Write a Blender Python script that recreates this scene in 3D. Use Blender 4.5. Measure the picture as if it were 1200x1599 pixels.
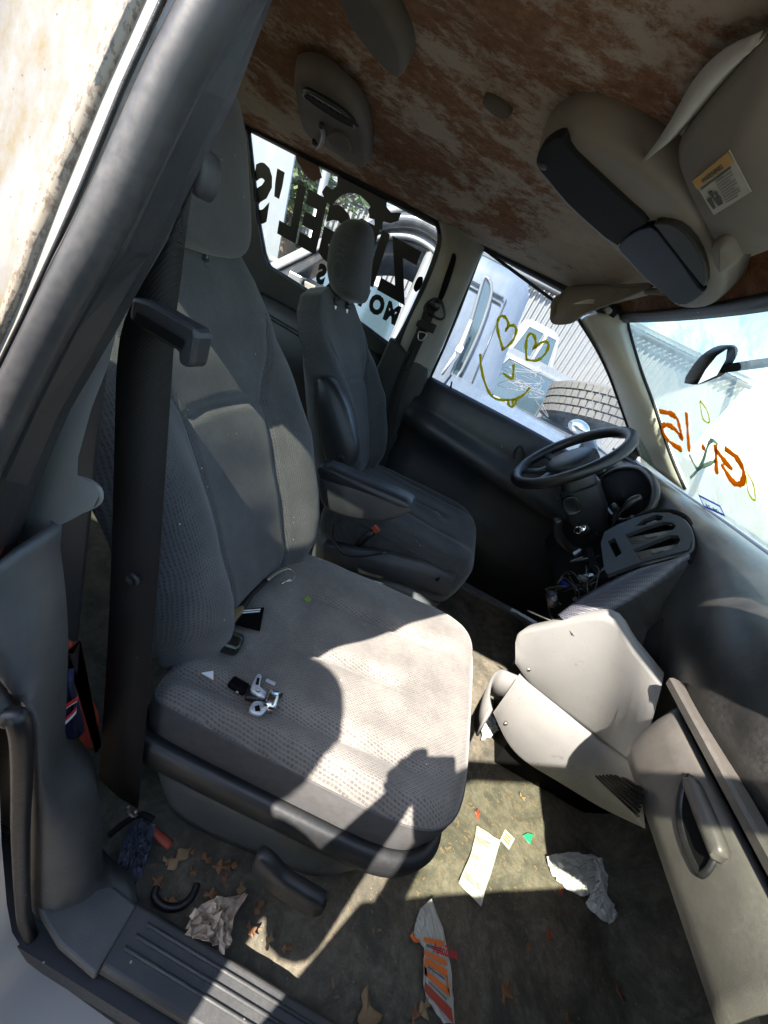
import bpy, bmesh, math, random
from mathutils import Vector, Matrix
random.seed(7)
for o in list(bpy.data.objects): bpy.data.objects.remove(o)
S = bpy.context.scene
COL = S.collection
# ---------------------------------------------------------------- camera, sky, sun, exposure
cam = bpy.data.objects.new('camera', bpy.data.cameras.new('camera')); COL.objects.link(cam); S.camera = cam
cam.data.sensor_fit = 'VERTICAL'; cam.data.sensor_height = 36.0; cam.data.sensor_width = 27.0
cam.data.lens = 36.0*600.0/1599.0
cam.data.clip_start = 0.02; cam.data.clip_end = 600
CR = [[0.876983, -0.478885, 0.03964], [0.2457, 0.375995, -0.893454], [0.412957, 0.793283, 0.447403]]
cam.matrix_world = Matrix.Translation((0.17, -1.04, 1.08)) @ Matrix(CR).to_4x4()
SUN = Vector((0.34510,0.57724,-0.74007))            # direction in which the sunlight travels
w = bpy.data.worlds.new('World'); S.world = w; w.use_nodes = True
wn = w.node_tree.nodes; bg = wn['Background']
sky = wn.new('ShaderNodeTexSky'); sky.sky_type = 'NISHITA'; sky.sun_disc = False
sky.sun_elevation = math.asin(-SUN.z); sky.sun_rotation = math.atan2(-SUN.x, -SUN.y)
sky.air_density = 1.0; sky.dust_density = 0.8; sky.ozone_density = 1.0
w.node_tree.links.new(sky.outputs[0], bg.inputs[0]); bg.inputs[1].default_value = 0.145
sl = bpy.data.lights.new('sun', 'SUN'); sl.energy = 5.0; sl.angle = math.radians(0.53); sl.color = (1.0, 0.92, 0.82)
so = bpy.data.objects.new('sun', sl); COL.objects.link(so); so.rotation_euler = SUN.to_track_quat('-Z', 'Y').to_euler(); so.location = (-3, -5, 7)
S.view_settings.view_transform = 'Standard'; S.view_settings.look = 'None'; S.view_settings.gamma = 1.0
S.view_settings.use_curve_mapping = False
S.view_settings.exposure = 2.22
S.render.resolution_x = 768; S.render.resolution_y = 1024
S.render.engine = 'CYCLES'
S.cycles.max_bounces = 6; S.cycles.diffuse_bounces = 5; S.cycles.glossy_bounces = 2; S.cycles.transparent_max_bounces = 8; S.cycles.use_adaptive_sampling = True; S.cycles.adaptive_threshold = 0.015; S.cycles.caustics_reflective = False; S.cycles.caustics_refractive = False; S.cycles.sample_clamp_indirect = 6

# ---------------------------------------------------------------- materials
MATS = {}
def nt(name):
    m = bpy.data.materials.new(name); m.use_nodes = True
    t = m.node_tree; b = t.nodes['Principled BSDF']; MATS[name] = m
    return m, t.nodes, t.links, b
def noise(N, L, co, scale, detail=4, rough=0.55, dist=0.0):
    n = N.new('ShaderNodeTexNoise'); n.inputs['Scale'].default_value = scale; n.inputs['Detail'].default_value = detail
    n.inputs['Roughness'].default_value = rough; n.inputs['Distortion'].default_value = dist
    if co: L.new(co, n.inputs['Vector'])
    return n.outputs['Fac']
def ramp(N, L, fac, stops):
    r = N.new('ShaderNodeValToRGB'); e = r.color_ramp.elements
    while len(e) < len(stops): e.new(0.5)
    for i, (p, c) in enumerate(stops):
        e[i].position = p; e[i].color = (c, c, c, 1) if isinstance(c, (int, float)) else (*c, 1)
    L.new(fac, r.inputs['Fac']); return r.outputs['Color']
def mixc(N, L, fac, a, b):
    m = N.new('ShaderNodeMix'); m.data_type = 'RGBA'
    for i, v in ((6, a), (7, b)):
        if isinstance(v, tuple): m.inputs[i].default_value = (*v, 1)
        else: L.new(v, m.inputs[i])
    if isinstance(fac, (int, float)): m.inputs[0].default_value = fac
    else: L.new(fac, m.inputs[0])
    return m.outputs[2]
def math_(N, L, op, a, b=None, clamp=False):
    m = N.new('ShaderNodeMath'); m.operation = op; m.use_clamp = clamp
    for i, v in ((0, a), (1, b)):
        if v is None: continue
        if isinstance(v, (int, float)): m.inputs[i].default_value = v
        else: L.new(v, m.inputs[i])
    return m.outputs[0]
def bump(N, L, b, h, strength, dist=0.002):
    n = N.new('ShaderNodeBump'); n.inputs['Strength'].default_value = strength; n.inputs['Distance'].default_value = dist
    L.new(h, n.inputs['Height']); L.new(n.outputs['Normal'], b.inputs['Normal'])
def coords(N, L, scale=None, rot=None):
    t = N.new('ShaderNodeTexCoord')
    if scale is None and rot is None: return t.outputs['Object']
    m = N.new('ShaderNodeMapping'); L.new(t.outputs['Object'], m.inputs['Vector'])
    if scale: m.inputs['Scale'].default_value = scale
    if rot: m.inputs['Rotation'].default_value = rot
    return m.outputs['Vector']
def plastic(name, col, rough=0.45, grain=450, gs=0.25, dust=0.25, dustcol=(0.30, 0.27, 0.23), spec=0.5, var=0.25):
    m, N, L, b = nt(name); co = coords(N, L)
    n1 = noise(N, L, co, 7, 4, 0.65); n2 = noise(N, L, co, 170, 3, 0.7)
    d = math_(N, L, 'MULTIPLY', ramp(N, L, n1, [(0.42, 0.0), (0.75, 1.0)]), ramp(N, L, n2, [(0.35, 0.2), (0.8, 1.0)]))
    c = mixc(N, L, math_(N, L, 'MULTIPLY', d, dust), mixc(N, L, n1, tuple(v*(1-var) for v in col), tuple(v*(1+var) for v in col)), dustcol)
    L.new(c, b.inputs['Base Color'])
    # pale specks of dust and lint
    r = math_(N, L, 'ADD', math_(N, L, 'MULTIPLY', n2, 0.3), rough-0.15); L.new(r, b.inputs['Roughness'])
    b.inputs['Specular IOR Level'].default_value = spec
    bump(N, L, b, noise(N, L, co, grain*1.6, 2, 0.6), gs*1.8, 0.0006)
    return m
def specks(name, scale=26, size=0.045, col=(0.6, 0.58, 0.52)):
    """lint and dust specks on an existing material"""
    m = MATS[name]; N = m.node_tree.nodes; L = m.node_tree.links; b = N['Principled BSDF']
    src = b.inputs['Base Color'].links[0].from_socket
    v = N.new('ShaderNodeTexVoronoi'); v.inputs['Scale'].default_value = scale; v.inputs['Randomness'].default_value = 1.0
    L.new(coords(N, L), v.inputs['Vector'])
    f = math_(N, L, 'LESS_THAN', v.outputs['Distance'], size)
    f2 = math_(N, L, 'MULTIPLY', f, ramp(N, L, v.outputs['Color'], [(0.45, 0.0), (0.6, 0.7)]))
    L.new(mixc(N, L, f2, src, col), b.inputs['Base Color'])
def scuffs(name, col, sc=16, thr=(0.60, 0.66), stretch=(1.0, 1.0, 0.22)):
    """dark rub marks with a shape of their own"""
    m = MATS[name]; N = m.node_tree.nodes; L = m.node_tree.links; b = N['Principled BSDF']
    src = b.inputs['Base Color'].links[0].from_socket
    f = math_(N, L, 'MULTIPLY', ramp(N, L, noise(N, L, coords(N, L, stretch, (0.5, 0.9, 0.2)), sc*3, 5, 0.7, 1.0), [(thr[0], 0.0), (thr[1], 0.45)]), ramp(N, L, noise(N, L, coords(N, L), 9, 3), [(0.48, 0.0), (0.6, 1.0)]))
    L.new(mixc(N, L, f, src, col), b.inputs['Base Color'])
def simple(name, col, rough=0.5, metal=0.0, spec=0.5, var=0.15, nscale=20, bs=0.0, bscale=200):
    m, N, L, b = nt(name); co = coords(N, L)
    n = noise(N, L, co, nscale, 5, 0.6)
    L.new(mixc(N, L, n, tuple(v*(1-var) for v in col), tuple(min(1, v*(1+var)) for v in col)), b.inputs['Base Color'])
    b.inputs['Roughness'].default_value = rough; b.inputs['Metallic'].default_value = metal; b.inputs['Specular IOR Level'].default_value = spec
    if bs: bump(N, L, b, noise(N, L, co, bscale, 4), bs, 0.001)
    return m
def woven(name, dark, light, swap, bs=(0.0078, 0.0040), lightmix=0.75):
    """woven seat cloth: staggered dashes on a paler ground; swap maps the pattern to the panel"""
    m, N, L, b = nt(name)
    t = N.new('ShaderNodeTexCoord'); sx = N.new('ShaderNodeSeparateXYZ'); L.new(t.outputs['Object'], sx.inputs[0])
    cx = N.new('ShaderNodeCombineXYZ')
    for i, ax in enumerate(swap): L.new(sx.outputs[ax], cx.inputs[i])
    nz = N.new('ShaderNodeTexNoise'); nz.inputs['Scale'].default_value = 18; L.new(t.outputs['Object'], nz.inputs['Vector'])
    off = N.new('ShaderNodeVectorMath'); off.operation = 'SCALE'; off.inputs['Scale'].default_value = 0.006; L.new(nz.outputs['Color'], off.inputs[0])
    ad = N.new('ShaderNodeVectorMath'); ad.operation = 'ADD'; L.new(cx.outputs[0], ad.inputs[0]); L.new(off.outputs[0], ad.inputs[1])
    br = N.new('ShaderNodeTexBrick'); br.offset = 0.5; br.inputs['Scale'].default_value = 1.0
    br.inputs['Brick Width'].default_value = bs[0]; br.inputs['Row Height'].default_value = bs[1]; br.inputs['Mortar Size'].default_value = bs[1]*0.33; br.inputs['Mortar Smooth'].default_value = 0.6
    br.inputs['Color1'].default_value = (*dark, 1); br.inputs['Color2'].default_value = (*tuple(0.5*d+0.5*l for d, l in zip(dark, light)), 1); br.inputs['Mortar'].default_value = (*light, 1)
    L.new(ad.outputs[0], br.inputs['Vector'])
    wn_ = noise(N, L, t.outputs['Object'], 900, 2); big = noise(N, L, t.outputs['Object'], 9, 5, 0.65)
    c = mixc(N, L, math_(N, L, 'MULTIPLY', wn_, 0.6), br.outputs['Color'], light)
    c = mixc(N, L, ramp(N, L, big, [(0.35, 0.0), (0.75, 0.55)]), c, tuple(v*0.72 for v in dark))
    v = N.new('ShaderNodeTexVoronoi'); v.inputs['Scale'].default_value = 34; L.new(t.outputs['Object'], v.inputs['Vector'])
    f = math_(N, L, 'MULTIPLY', math_(N, L, 'LESS_THAN', v.outputs['Distance'], 0.045), ramp(N, L, v.outputs['Color'], [(0.5, 0.0), (0.6, 0.8)]))
    c = mixc(N, L, f, c, (0.55, 0.53, 0.48))
    L.new(c, b.inputs['Base Color']); b.inputs['Roughness'].default_value = 0.92; b.inputs['Specular IOR Level'].default_value = 0.15
    b.inputs['Sheen Weight'].default_value = 0.25; b.inputs['Sheen Roughness'].default_value = 0.45
    bump(N, L, b, br.outputs['Fac'], 0.35, 0.0012)
    return m
def glass(name, tint, dust, dustcol, streak=None, thr=(0.4, 0.75), gloss=1.0, base=0.0):
    """thin pane: tinted see-through, fresnel reflection and a film of dirt"""
    m, N, L, b = nt(name); N.remove(b); out = N['Material Output']
    tr = N.new('ShaderNodeBsdfTransparent'); tr.inputs[0].default_value = (*tint, 1)
    gl = N.new('ShaderNodeBsdfGlossy'); gl.inputs['Roughness'].default_value = 0.03
    fr = N.new('ShaderNodeLayerWeight'); fr.inputs['Blend'].default_value = 0.5
    fz = math_(N, L, 'ADD', math_(N, L, 'MULTIPLY', math_(N, L, 'POWER', fr.outputs['Facing'], 5.0), 0.8), 0.04)
    m1 = N.new('ShaderNodeMixShader'); L.new(math_(N, L, 'MULTIPLY', fz, gloss), m1.inputs[0]); L.new(tr.outputs[0], m1.inputs[1]); L.new(gl.outputs[0], m1.inputs[2])
    di = N.new('ShaderNodeBsdfDiffuse'); di.inputs[0].default_value = (*dustcol, 1)
    tl = N.new('ShaderNodeBsdfTranslucent'); tl.inputs[0].default_value = (*dustcol, 1)
    ms = N.new('ShaderNodeMixShader'); ms.inputs[0].default_value = 0.6; L.new(di.outputs[0], ms.inputs[1]); L.new(tl.outputs[0], ms.inputs[2])
    co = coords(N, L, streak); n = noise(N, L, co, 6, 8, 0.68, 0.6)
    n2 = noise(N, L, coords(N, L), 130, 4, 0.7)
    f = math_(N, L, 'MULTIPLY', ramp(N, L, n, [(thr[0], 0.15), (thr[1], 1.0)]), ramp(N, L, n2, [(0.3, 0.55), (0.75, 1.0)]))
    f = math_(N, L, 'ADD', math_(N, L, 'MULTIPLY', f, dust), base, True)
    m2 = N.new('ShaderNodeMixShader'); L.new(f, m2.inputs[0]); L.new(m1.outputs[0], m2.inputs[1]); L.new(ms.outputs[0], m2.inputs[2])
    L.new(m2.outputs[0], out.inputs['Surface'])
    return m
def glow_paint(name, col):
    """thin window paint that lets daylight through"""
    m, N, L, b = nt(name); N.remove(b); n = noise(N, L, coords(N, L), 60, 4)
    c = mixc(N, L, n, tuple(v*0.7 for v in col), col)
    d = N.new('ShaderNodeBsdfDiffuse'); t = N.new('ShaderNodeBsdfTranslucent'); L.new(c, d.inputs[0]); L.new(c, t.inputs[0])
    x = N.new('ShaderNodeMixShader'); x.inputs[0].default_value = 0.65; L.new(d.outputs[0], x.inputs[1]); L.new(t.outputs[0], x.inputs[2]); L.new(x.outputs[0], N['Material Output'].inputs['Surface'])
def belt_mat():
    m, N, L, b = nt('belt_web'); co = coords(N, L, rot=(0.1, 0.75, 0.0)); w_ = N.new('ShaderNodeTexWave'); w_.inputs['Scale'].default_value = 230; w_.inputs['Distortion'].default_value = 0.4; L.new(co, w_.inputs['Vector'])
    w2 = N.new('ShaderNodeTexWave'); w2.inputs['Scale'].default_value = 140; L.new(coords(N, L, rot=(0.1, -0.5, 0.0)), w2.inputs['Vector'])
    f = math_(N, L, 'MULTIPLY', w_.outputs['Fac'], w2.outputs['Fac'])
    L.new(mixc(N, L, f, (0.009, 0.008, 0.008), (0.030, 0.026, 0.024)), b.inputs['Base Color']); b.inputs['Roughness'].default_value = 0.55; b.inputs['Specular IOR Level'].default_value = 0.3
    bump(N, L, b, f, 0.5, 0.001)
plastic('dark_trim', (0.016, 0.0175, 0.020), 0.45, dust=0.09, gs=0.12); specks('dark_trim', 14, 0.035)
plastic('black_plastic', (0.008, 0.008, 0.009), 0.4, dust=0.04); specks('black_plastic', 16, 0.03)
plastic('charcoal_panel', (0.038, 0.040, 0.043), 0.5, dust=0.15); specks('charcoal_panel', 18, 0.035)
plastic('seal_rubber', (0.023, 0.023, 0.025), 0.46, gs=0.05, dust=0.18, grain=250)
plastic('pillar_trim', (0.22, 0.215, 0.20), 0.5, dust=0.25, dustcol=(0.34, 0.29, 0.22))
plastic('grey_bin', (0.185, 0.183, 0.178), 0.5, dust=0.35, dustcol=(0.16, 0.14, 0.12)); specks('grey_bin', 75, 0.10, (0.09, 0.08, 0.07)); scuffs('grey_bin', (0.07, 0.06, 0.055)); specks('glove_panel', 60, 0.08, (0.20, 0.18, 0.16)) if 'glove_panel' in MATS else None
plastic('glove_panel', (0.070, 0.064, 0.058), 0.42, dust=0.25, grain=600)
plastic('dash_pad', (0.014, 0.0135, 0.0135), 0.36, dust=0.28, grain=380, dustcol=(0.22, 0.21, 0.19)); specks('dash_pad', 20, 0.03)
plastic('cream_trim', (0.72, 0.68, 0.57), 0.5, dust=0.35, dustcol=(0.40, 0.33, 0.24))
plastic('visor_cloth', (0.24, 0.215, 0.183), 0.8, dust=0.2, grain=900, spec=0.2)
plastic('visor_pale', (0.46, 0.44, 0.41), 0.8, dust=0.1, grain=900, spec=0.2)
plastic('console_shell', (0.27, 0.238, 0.20), 0.6, dust=0.15, grain=800, spec=0.3)
plastic('vent_shell', (0.13, 0.112, 0.095), 0.7, dust=0.2, grain=800, spec=0.2)
plastic('skirt_plastic', (0.075, 0.085, 0.088), 0.5, dust=0.3, dustcol=(0.2, 0.19, 0.16))
simple('gloss_black', (0.005, 0.005, 0.006), 0.35, spec=0.02)
simple('smoke_lens', (0.05, 0.047, 0.042), 0.5, spec=0.05)
simple('black_void', (0.004, 0.004, 0.004), 0.8, spec=0.1)  # near-black for openings: their inner shade is put into the colour
simple('black_cloth', (0.014, 0.013, 0.014), 0.85, spec=0.2, bs=0.3, bscale=600)
simple('chrome', (0.72, 0.72, 0.70), 0.18, 1.0); simple('steel', (0.45, 0.44, 0.42), 0.35, 1.0)
simple('brass', (0.30, 0.25, 0.13), 0.4, 0.6)
simple('white_plastic', (0.72, 0.72, 0.73), 0.3); simple('silver_plastic', (0.50, 0.53, 0.58), 0.32, 0.35)
simple('dark_green_metal', (0.05, 0.055, 0.045), 0.15, 0.7)
simple('paper', (0.46, 0.45, 0.395), 0.85, spec=0.2, var=0.1, nscale=60, bs=0.4, bscale=90)
simple('paper_white', (0.60, 0.60, 0.565), 0.8, spec=0.2, var=0.08, nscale=40, bs=0.4, bscale=70)
simple('ink', (0.08, 0.08, 0.07), 0.8); simple('ink_grey', (0.25, 0.24, 0.21), 0.8)
simple('orange_print', (0.72, 0.17, 0.03), 0.5); simple('red_print', (0.6, 0.02, 0.03), 0.5)
simple('tissue', (0.50, 0.40, 0.31), 0.85, spec=0.2, var=0.45, nscale=30, bs=0.6, bscale=120)
simple('crumb', (0.17, 0.12, 0.07), 0.8, var=0.5, nscale=90)
simple('leaf_brown', (0.20, 0.095, 0.045), 0.7, var=0.4, nscale=60); simple('leaf_tan', (0.27, 0.18, 0.09), 0.7, var=0.4, nscale=60)
simple('leaf_green', (0.20, 0.28, 0.05), 0.6, var=0.3); simple('wrapper_green', (0.03, 0.42, 0.16), 0.3)
simple('red_cloth', (0.42, 0.045, 0.02), 0.75, var=0.2, bs=0.3, bscale=300); simple('navy_cloth', (0.012, 0.02, 0.075), 0.75)
simple('slate_cloth', (0.05, 0.058, 0.085), 0.7, bs=0.3); simple('red_strip', (0.38, 0.06, 0.03), 0.5)
belt_mat(); specks('belt_web', 20, 0.04)
glow_paint('orange_paint', (0.95, 0.38, 0.01)); glow_paint('yellow_paint', (0.85, 0.85, 0.03))
glow_paint('olive_paint', (0.80, 0.70, 0.03)); glow_paint('pale_smear', (0.62, 0.70, 0.58))
glow_paint('blue_print', (0.03, 0.05, 0.35)); glow_paint('sticker_white', (0.85, 0.88, 0.88)); simple('decal_black', (0.006, 0.006, 0.007), 0.35); simple('decal_white', (0.75, 0.76, 0.78), 0.5)
simple('decal_reflection', (0.09, 0.022, 0.012), 0.5, var=0.3)  # black decal with a red-brown reflection put into its colour
simple('label_orange', (0.50, 0.27, 0.05), 0.6)
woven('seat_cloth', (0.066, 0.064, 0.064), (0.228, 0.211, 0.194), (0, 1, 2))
woven('seat_cloth_shaded', (0.050, 0.050, 0.053), (0.125, 0.122, 0.121), (2, 1, 0), bs=(0.0066, 0.0034))  # same cloth, with the backrest's shade put into a darker colour
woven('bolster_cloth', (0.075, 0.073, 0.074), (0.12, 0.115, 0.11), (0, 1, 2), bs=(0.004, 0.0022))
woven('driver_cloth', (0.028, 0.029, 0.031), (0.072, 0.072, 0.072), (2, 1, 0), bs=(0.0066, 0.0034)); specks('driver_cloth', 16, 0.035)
glass('clear_glass', (0.93, 0.96, 0.95), 0.10, (0.6, 0.62, 0.62), None)
simple('side_cloth', (0.085, 0.083, 0.085), 0.9, spec=0.15, var=0.3, nscale=60, bs=0.3, bscale=700)
simple('denim', (0.05, 0.07, 0.12), 0.9); simple('shirt', (0.12, 0.12, 0.13), 0.9); simple('skin', (0.42, 0.25, 0.17), 0.6); simple('hair', (0.03, 0.02, 0.015), 0.7)
glass('driver_glass', (0.90, 0.94, 0.95), 0.42, (0.58, 0.62, 0.65), (3.0, 3.0, 0.35))
glass('front_glass', (0.80, 0.92, 0.86), 0.62, (0.60, 0.68, 0.58), (1, 1, 1), (0.46, 0.62), 1.0, 0.36)
glass('rear_glass', (0.36, 0.40, 0.36), 0.10, (0.6, 0.62, 0.6), None)
plastic('lower_trim', (0.075, 0.077, 0.076), 0.5, dust=0.25)
specks('lower_trim', 22, 0.035)
glass('door_glass', (0.72, 0.78, 0.68), 0.10, (0.6, 0.62, 0.6), None)
def headliner_mat():
    m, N, L, b = nt('headliner_cloth'); co = coords(N, L)
    sx = N.new('ShaderNodeSeparateXYZ'); L.new(co, sx.inputs[0])
    big = noise(N, L, coords(N, L, (1.0, 1.2, 1.0), (0, 0, 0.35)), 2.4, 8, 0.72, 0.3); fine = noise(N, L, coords(N, L, (0.9, 1.15, 1), (0, 0, 0.5)), 38, 8, 0.82, 0.25)
    # the cloth has come off more along the driver's side and over the passenger
    g1 = math_(N, L, 'MULTIPLY', math_(N, L, 'SUBTRACT', -0.05, sx.outputs[0]), 0.20)
    f = math_(N, L, 'ADD', math_(N, L, 'ADD', big, math_(N, L, 'MULTIPLY', math_(N, L, 'SUBTRACT', fine, 0.5), 0.36)), math_(N, L, 'MINIMUM', g1, 0.05))
    mask = ramp(N, L, f, [(0.502, 0.0), (0.575, 0.9)])
    f2 = noise(N, L, co, 55, 7, 0.8); 
    foam = ramp(N, L, f2, [(0.25, (0.11, 0.045, 0.022)), (0.5, (0.25, 0.115, 0.058)), (0.75, (0.42, 0.24, 0.14))])
    cloth = ramp(N, L, noise(N, L, co, 5, 6, 0.6), [(0.3, (0.44, 0.37, 0.30)), (0.7, (0.58, 0.50, 0.41))])
    pink = mixc(N, L, ramp(N, L, fine, [(0.50, 0.0), (0.68, 0.55)]), cloth, (0.40, 0.235, 0.17))
    L.new(mixc(N, L, mask, pink, foam), b.inputs['Base Color'])
    b.inputs['Roughness'].default_value = 0.95; b.inputs['Specular IOR Level'].default_value = 0.1
    h = math_(N, L, 'ADD', math_(N, L, 'MULTIPLY', mask, -0.6), math_(N, L, 'MULTIPLY', f2, 0.5)); bump(N, L, b, h, 0.35, 0.005)
headliner_mat()
def rust_band_mat():
    m, N, L, b = nt('bare_foam'); co = coords(N, L); f = noise(N, L, co, 18, 8, 0.78, 0.8)
    L.new(ramp(N, L, f, [(0.3, (0.07, 0.03, 0.012)), (0.5, (0.20, 0.085, 0.03)), (0.62, (0.30, 0.17, 0.08)), (0.75, (0.38, 0.29, 0.20))]), b.inputs['Base Color'])
    b.inputs['Roughness'].default_value = 0.95; bump(N, L, b, f, 0.7, 0.006)
rust_band_mat()
def carpet_mat():
    m, N, L, b = nt('floor_mat'); co = coords(N, L)
    a = noise(N, L, co, 5.5, 8, 0.75, 0.9); c = noise(N, L, co, 45, 7, 0.75, 0.5); g = noise(N, L, co, 500, 3)
    col = ramp(N, L, a, [(0.30, (0.022, 0.021, 0.017)), (0.44, (0.070, 0.066, 0.050)), (0.56, (0.175, 0.152, 0.112)), (0.72, (0.105, 0.072, 0.045))])
    col = mixc(N, L, ramp(N, L, c, [(0.42, 0.55), (0.62, 0.0)]), col, (0.035, 0.033, 0.028))
    col = mixc(N, L, math_(N, L, 'MULTIPLY', g, 0.35), col, (0.20, 0.18, 0.14))
    v = N.new('ShaderNodeTexVoronoi'); v.inputs['Scale'].default_value = 70; L.new(co, v.inputs['Vector'])
    f = math_(N, L, 'MULTIPLY', math_(N, L, 'LESS_THAN', v.outputs['Distance'], 0.09), ramp(N, L, v.outputs['Color'], [(0.4, 0.0), (0.5, 0.9)]))
    col = mixc(N, L, f, col, (0.30, 0.21, 0.12))
    L.new(col, b.inputs['Base Color']); b.inputs['Roughness'].default_value = 0.9; b.inputs['Specular IOR Level'].default_value = 0.2
    bump(N, L, b, math_(N, L, 'ADD', g, c), 0.5, 0.003)
carpet_mat()
def paint_mat(name, col, dirt, amt, thr=(0.45, 0.7), metal=0.0, rough=0.35, sc=14, stretch=(1, 1, 0.35), dist=0.15):
    m, N, L, b = nt(name); n = noise(N, L, coords(N, L, stretch), sc, 8, 0.72, dist); n2 = noise(N, L, coords(N, L), 90, 6, 0.75)
    f = math_(N, L, 'MULTIPLY', ramp(N, L, n, [(thr[0], 0.0), (thr[1], 1.0)]), ramp(N, L, n2, [(0.3, 0.3), (0.65, 1.0)]))
    L.new(mixc(N, L, math_(N, L, 'MULTIPLY', f, amt), col, dirt), b.inputs['Base Color'])
    b.inputs['Roughness'].default_value = rough; b.inputs['Metallic'].default_value = metal; b.inputs['Coat Weight'].default_value = 0.3
    bump(N, L, b, n2, 0.08, 0.001)
paint_mat('white_jamb', (0.215, 0.20, 0.172), (0.13, 0.085, 0.04), 0.6, (0.5, 0.62), rough=0.45, sc=30)
paint_mat('grimy_jamb', (0.125, 0.124, 0.122), (0.105, 0.075, 0.022), 0.95, (0.46, 0.60), rough=0.55, sc=42, stretch=(1, 1, 0.45))
paint_mat('speckled_jamb', (0.20, 0.172, 0.132), (0.07, 0.045, 0.03), 0.95, (0.50, 0.56), rough=0.6, sc=260, stretch=(1, 1, 0.6))
specks('speckled_jamb', 300, 0.30, (0.06, 0.042, 0.03)); specks('grimy_jamb', 170, 0.10, (0.045, 0.03, 0.015)); specks('white_jamb', 160, 0.07, (0.08, 0.06, 0.04))
paint_mat('white_body', (0.30, 0.305, 0.31), (0.35, 0.30, 0.22), 0.5, (0.55, 0.75))
paint_mat('far_white', (0.19, 0.19, 0.195), (0.12, 0.10, 0.08), 0.5, (0.5, 0.75))
paint_mat('van_blue', (0.075, 0.10, 0.14), (0.16, 0.17, 0.18), 0.7, (0.4, 0.7), 0.0, 0.4, 8)
paint_mat('fender_blue', (0.085, 0.11, 0.145), (0.17, 0.19, 0.20), 0.6, (0.4, 0.7), 0.2, 0.4, 10)
paint_mat('silver_body', (0.14, 0.15, 0.155), (0.3, 0.27, 0.22), 0.4, (0.5, 0.75), 0.3, 0.35)
paint_mat('dark_body', (0.03, 0.033, 0.04), (0.22, 0.20, 0.17), 0.4, (0.5, 0.75), 0.1, 0.3)
paint_mat('shed_metal', (0.17, 0.175, 0.18), (0.13, 0.11, 0.09), 0.4, (0.52, 0.8), 0.0, 0.5, 3)
simple('tyre_rubber', (0.085, 0.082, 0.075), 0.85, var=0.35, nscale=30); simple('engine_metal', (0.22, 0.20, 0.16), 0.6, 0.2, var=0.5, nscale=30)
simple('far_glass', (0.03, 0.05, 0.06), 0.1, spec=0.8); simple('wood', (0.42, 0.26, 0.11), 0.7)
simple('bark', (0.10, 0.075, 0.05), 0.9); simple('leaves', (0.055, 0.085, 0.030), 0.7, var=0.5, nscale=3)
def ground_mat():
    m, N, L, b = nt('dirt_ground'); co = coords(N, L)
    L.new(ramp(N, L, noise(N, L, co, 1.2, 9, 0.7), [(0.3, (0.07, 0.056, 0.04)), (0.7, (0.13, 0.112, 0.085))]), b.inputs['Base Color']); b.inputs['Roughness'].default_value = 0.95
    bump(N, L, b, noise(N, L, co, 30, 6), 0.5, 0.02)
ground_mat()
def mesh_strip_mat():
    m, N, L, b = nt('dot_texture'); v = N.new('ShaderNodeTexVoronoi'); v.inputs['Scale'].default_value = 210; v.inputs['Randomness'].default_value = 0.0
    L.new(coords(N, L, rot=(0.5, 0.3, 0.2)), v.inputs['Vector'])
    L.new(ramp(N, L, v.outputs['Distance'], [(0.25, (0.012, 0.012, 0.016)), (0.5, (0.06, 0.06, 0.075))]), b.inputs['Base Color'])
    b.inputs['Roughness'].default_value = 0.35; bump(N, L, b, v.outputs['Distance'], 0.8, 0.001)
mesh_strip_mat()

# ---------------------------------------------------------------- mesh helpers
def link(o, parent=None):
    COL.objects.link(o)
    if parent is not None:
        o.parent = parent
        o.matrix_parent_inverse = Matrix.Translation(-parent.location)
    return o
def mk(name, V, F, mat, parent=None, smooth=True, sub=0, bev=0.0, solid=0.0, soff=0.0, auto=None):
    me = bpy.data.meshes.new(name); me.from_pydata([tuple(v) for v in V], [], F); me.update()
    bm = bmesh.new(); bm.from_mesh(me); bmesh.ops.recalc_face_normals(bm, faces=bm.faces); bm.to_mesh(me); bm.free()
    me.materials.append(MATS[mat])
    o = link(bpy.data.objects.new(name, me), parent)
    for p in me.polygons: p.use_smooth = smooth
    if solid:
        d = o.modifiers.new('solid', 'SOLIDIFY'); d.thickness = solid; d.offset = soff
    if bev:
        d = o.modifiers.new('bevel', 'BEVEL'); d.width = bev; d.segments = 2; d.limit_method = 'ANGLE'; d.angle_limit = math.radians(35)
    if sub:
        d = o.modifiers.new('sub', 'SUBSURF'); d.levels = sub; d.render_levels = sub
    if auto:
        me.set_sharp_from_angle(angle=math.radians(auto))
    return o
def V3(p): return Vector(p)
def loft(rings, closed=True, cap=True):
    V = []; F = []; n = len(rings[0])
    for r in rings: V += [tuple(p) for p in r]
    for k in range(len(rings)-1):
        for i in range(n if closed else n-1):
            j = (i+1) % n; F.append((k*n+i, k*n+j, (k+1)*n+j, (k+1)*n+i))
    if cap and closed:
        F.append(tuple(range(n))[::-1]); F.append(tuple((len(rings)-1)*n+i for i in range(n)))
    return V, F
def catmull(pts, n=6, closed=False):
    P_ = [V3(p) for p in pts]; out = []; m = len(P_)
    for i in range(m if closed else m-1):
        a = P_[(i-1) % m] if closed or i > 0 else P_[i]; b = P_[i]; c = P_[(i+1) % m]; d = P_[(i+2) % m] if closed or i+2 < m else P_[(i+1) % m]
        for k in range(n):
            t = k/n; out.append(0.5*((2*b)+(c-a)*t+(2*a-5*b+4*c-d)*t*t+(3*b-a-3*c+d)*t**3))
    if not closed: out.append(P_[-1])
    return out
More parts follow.
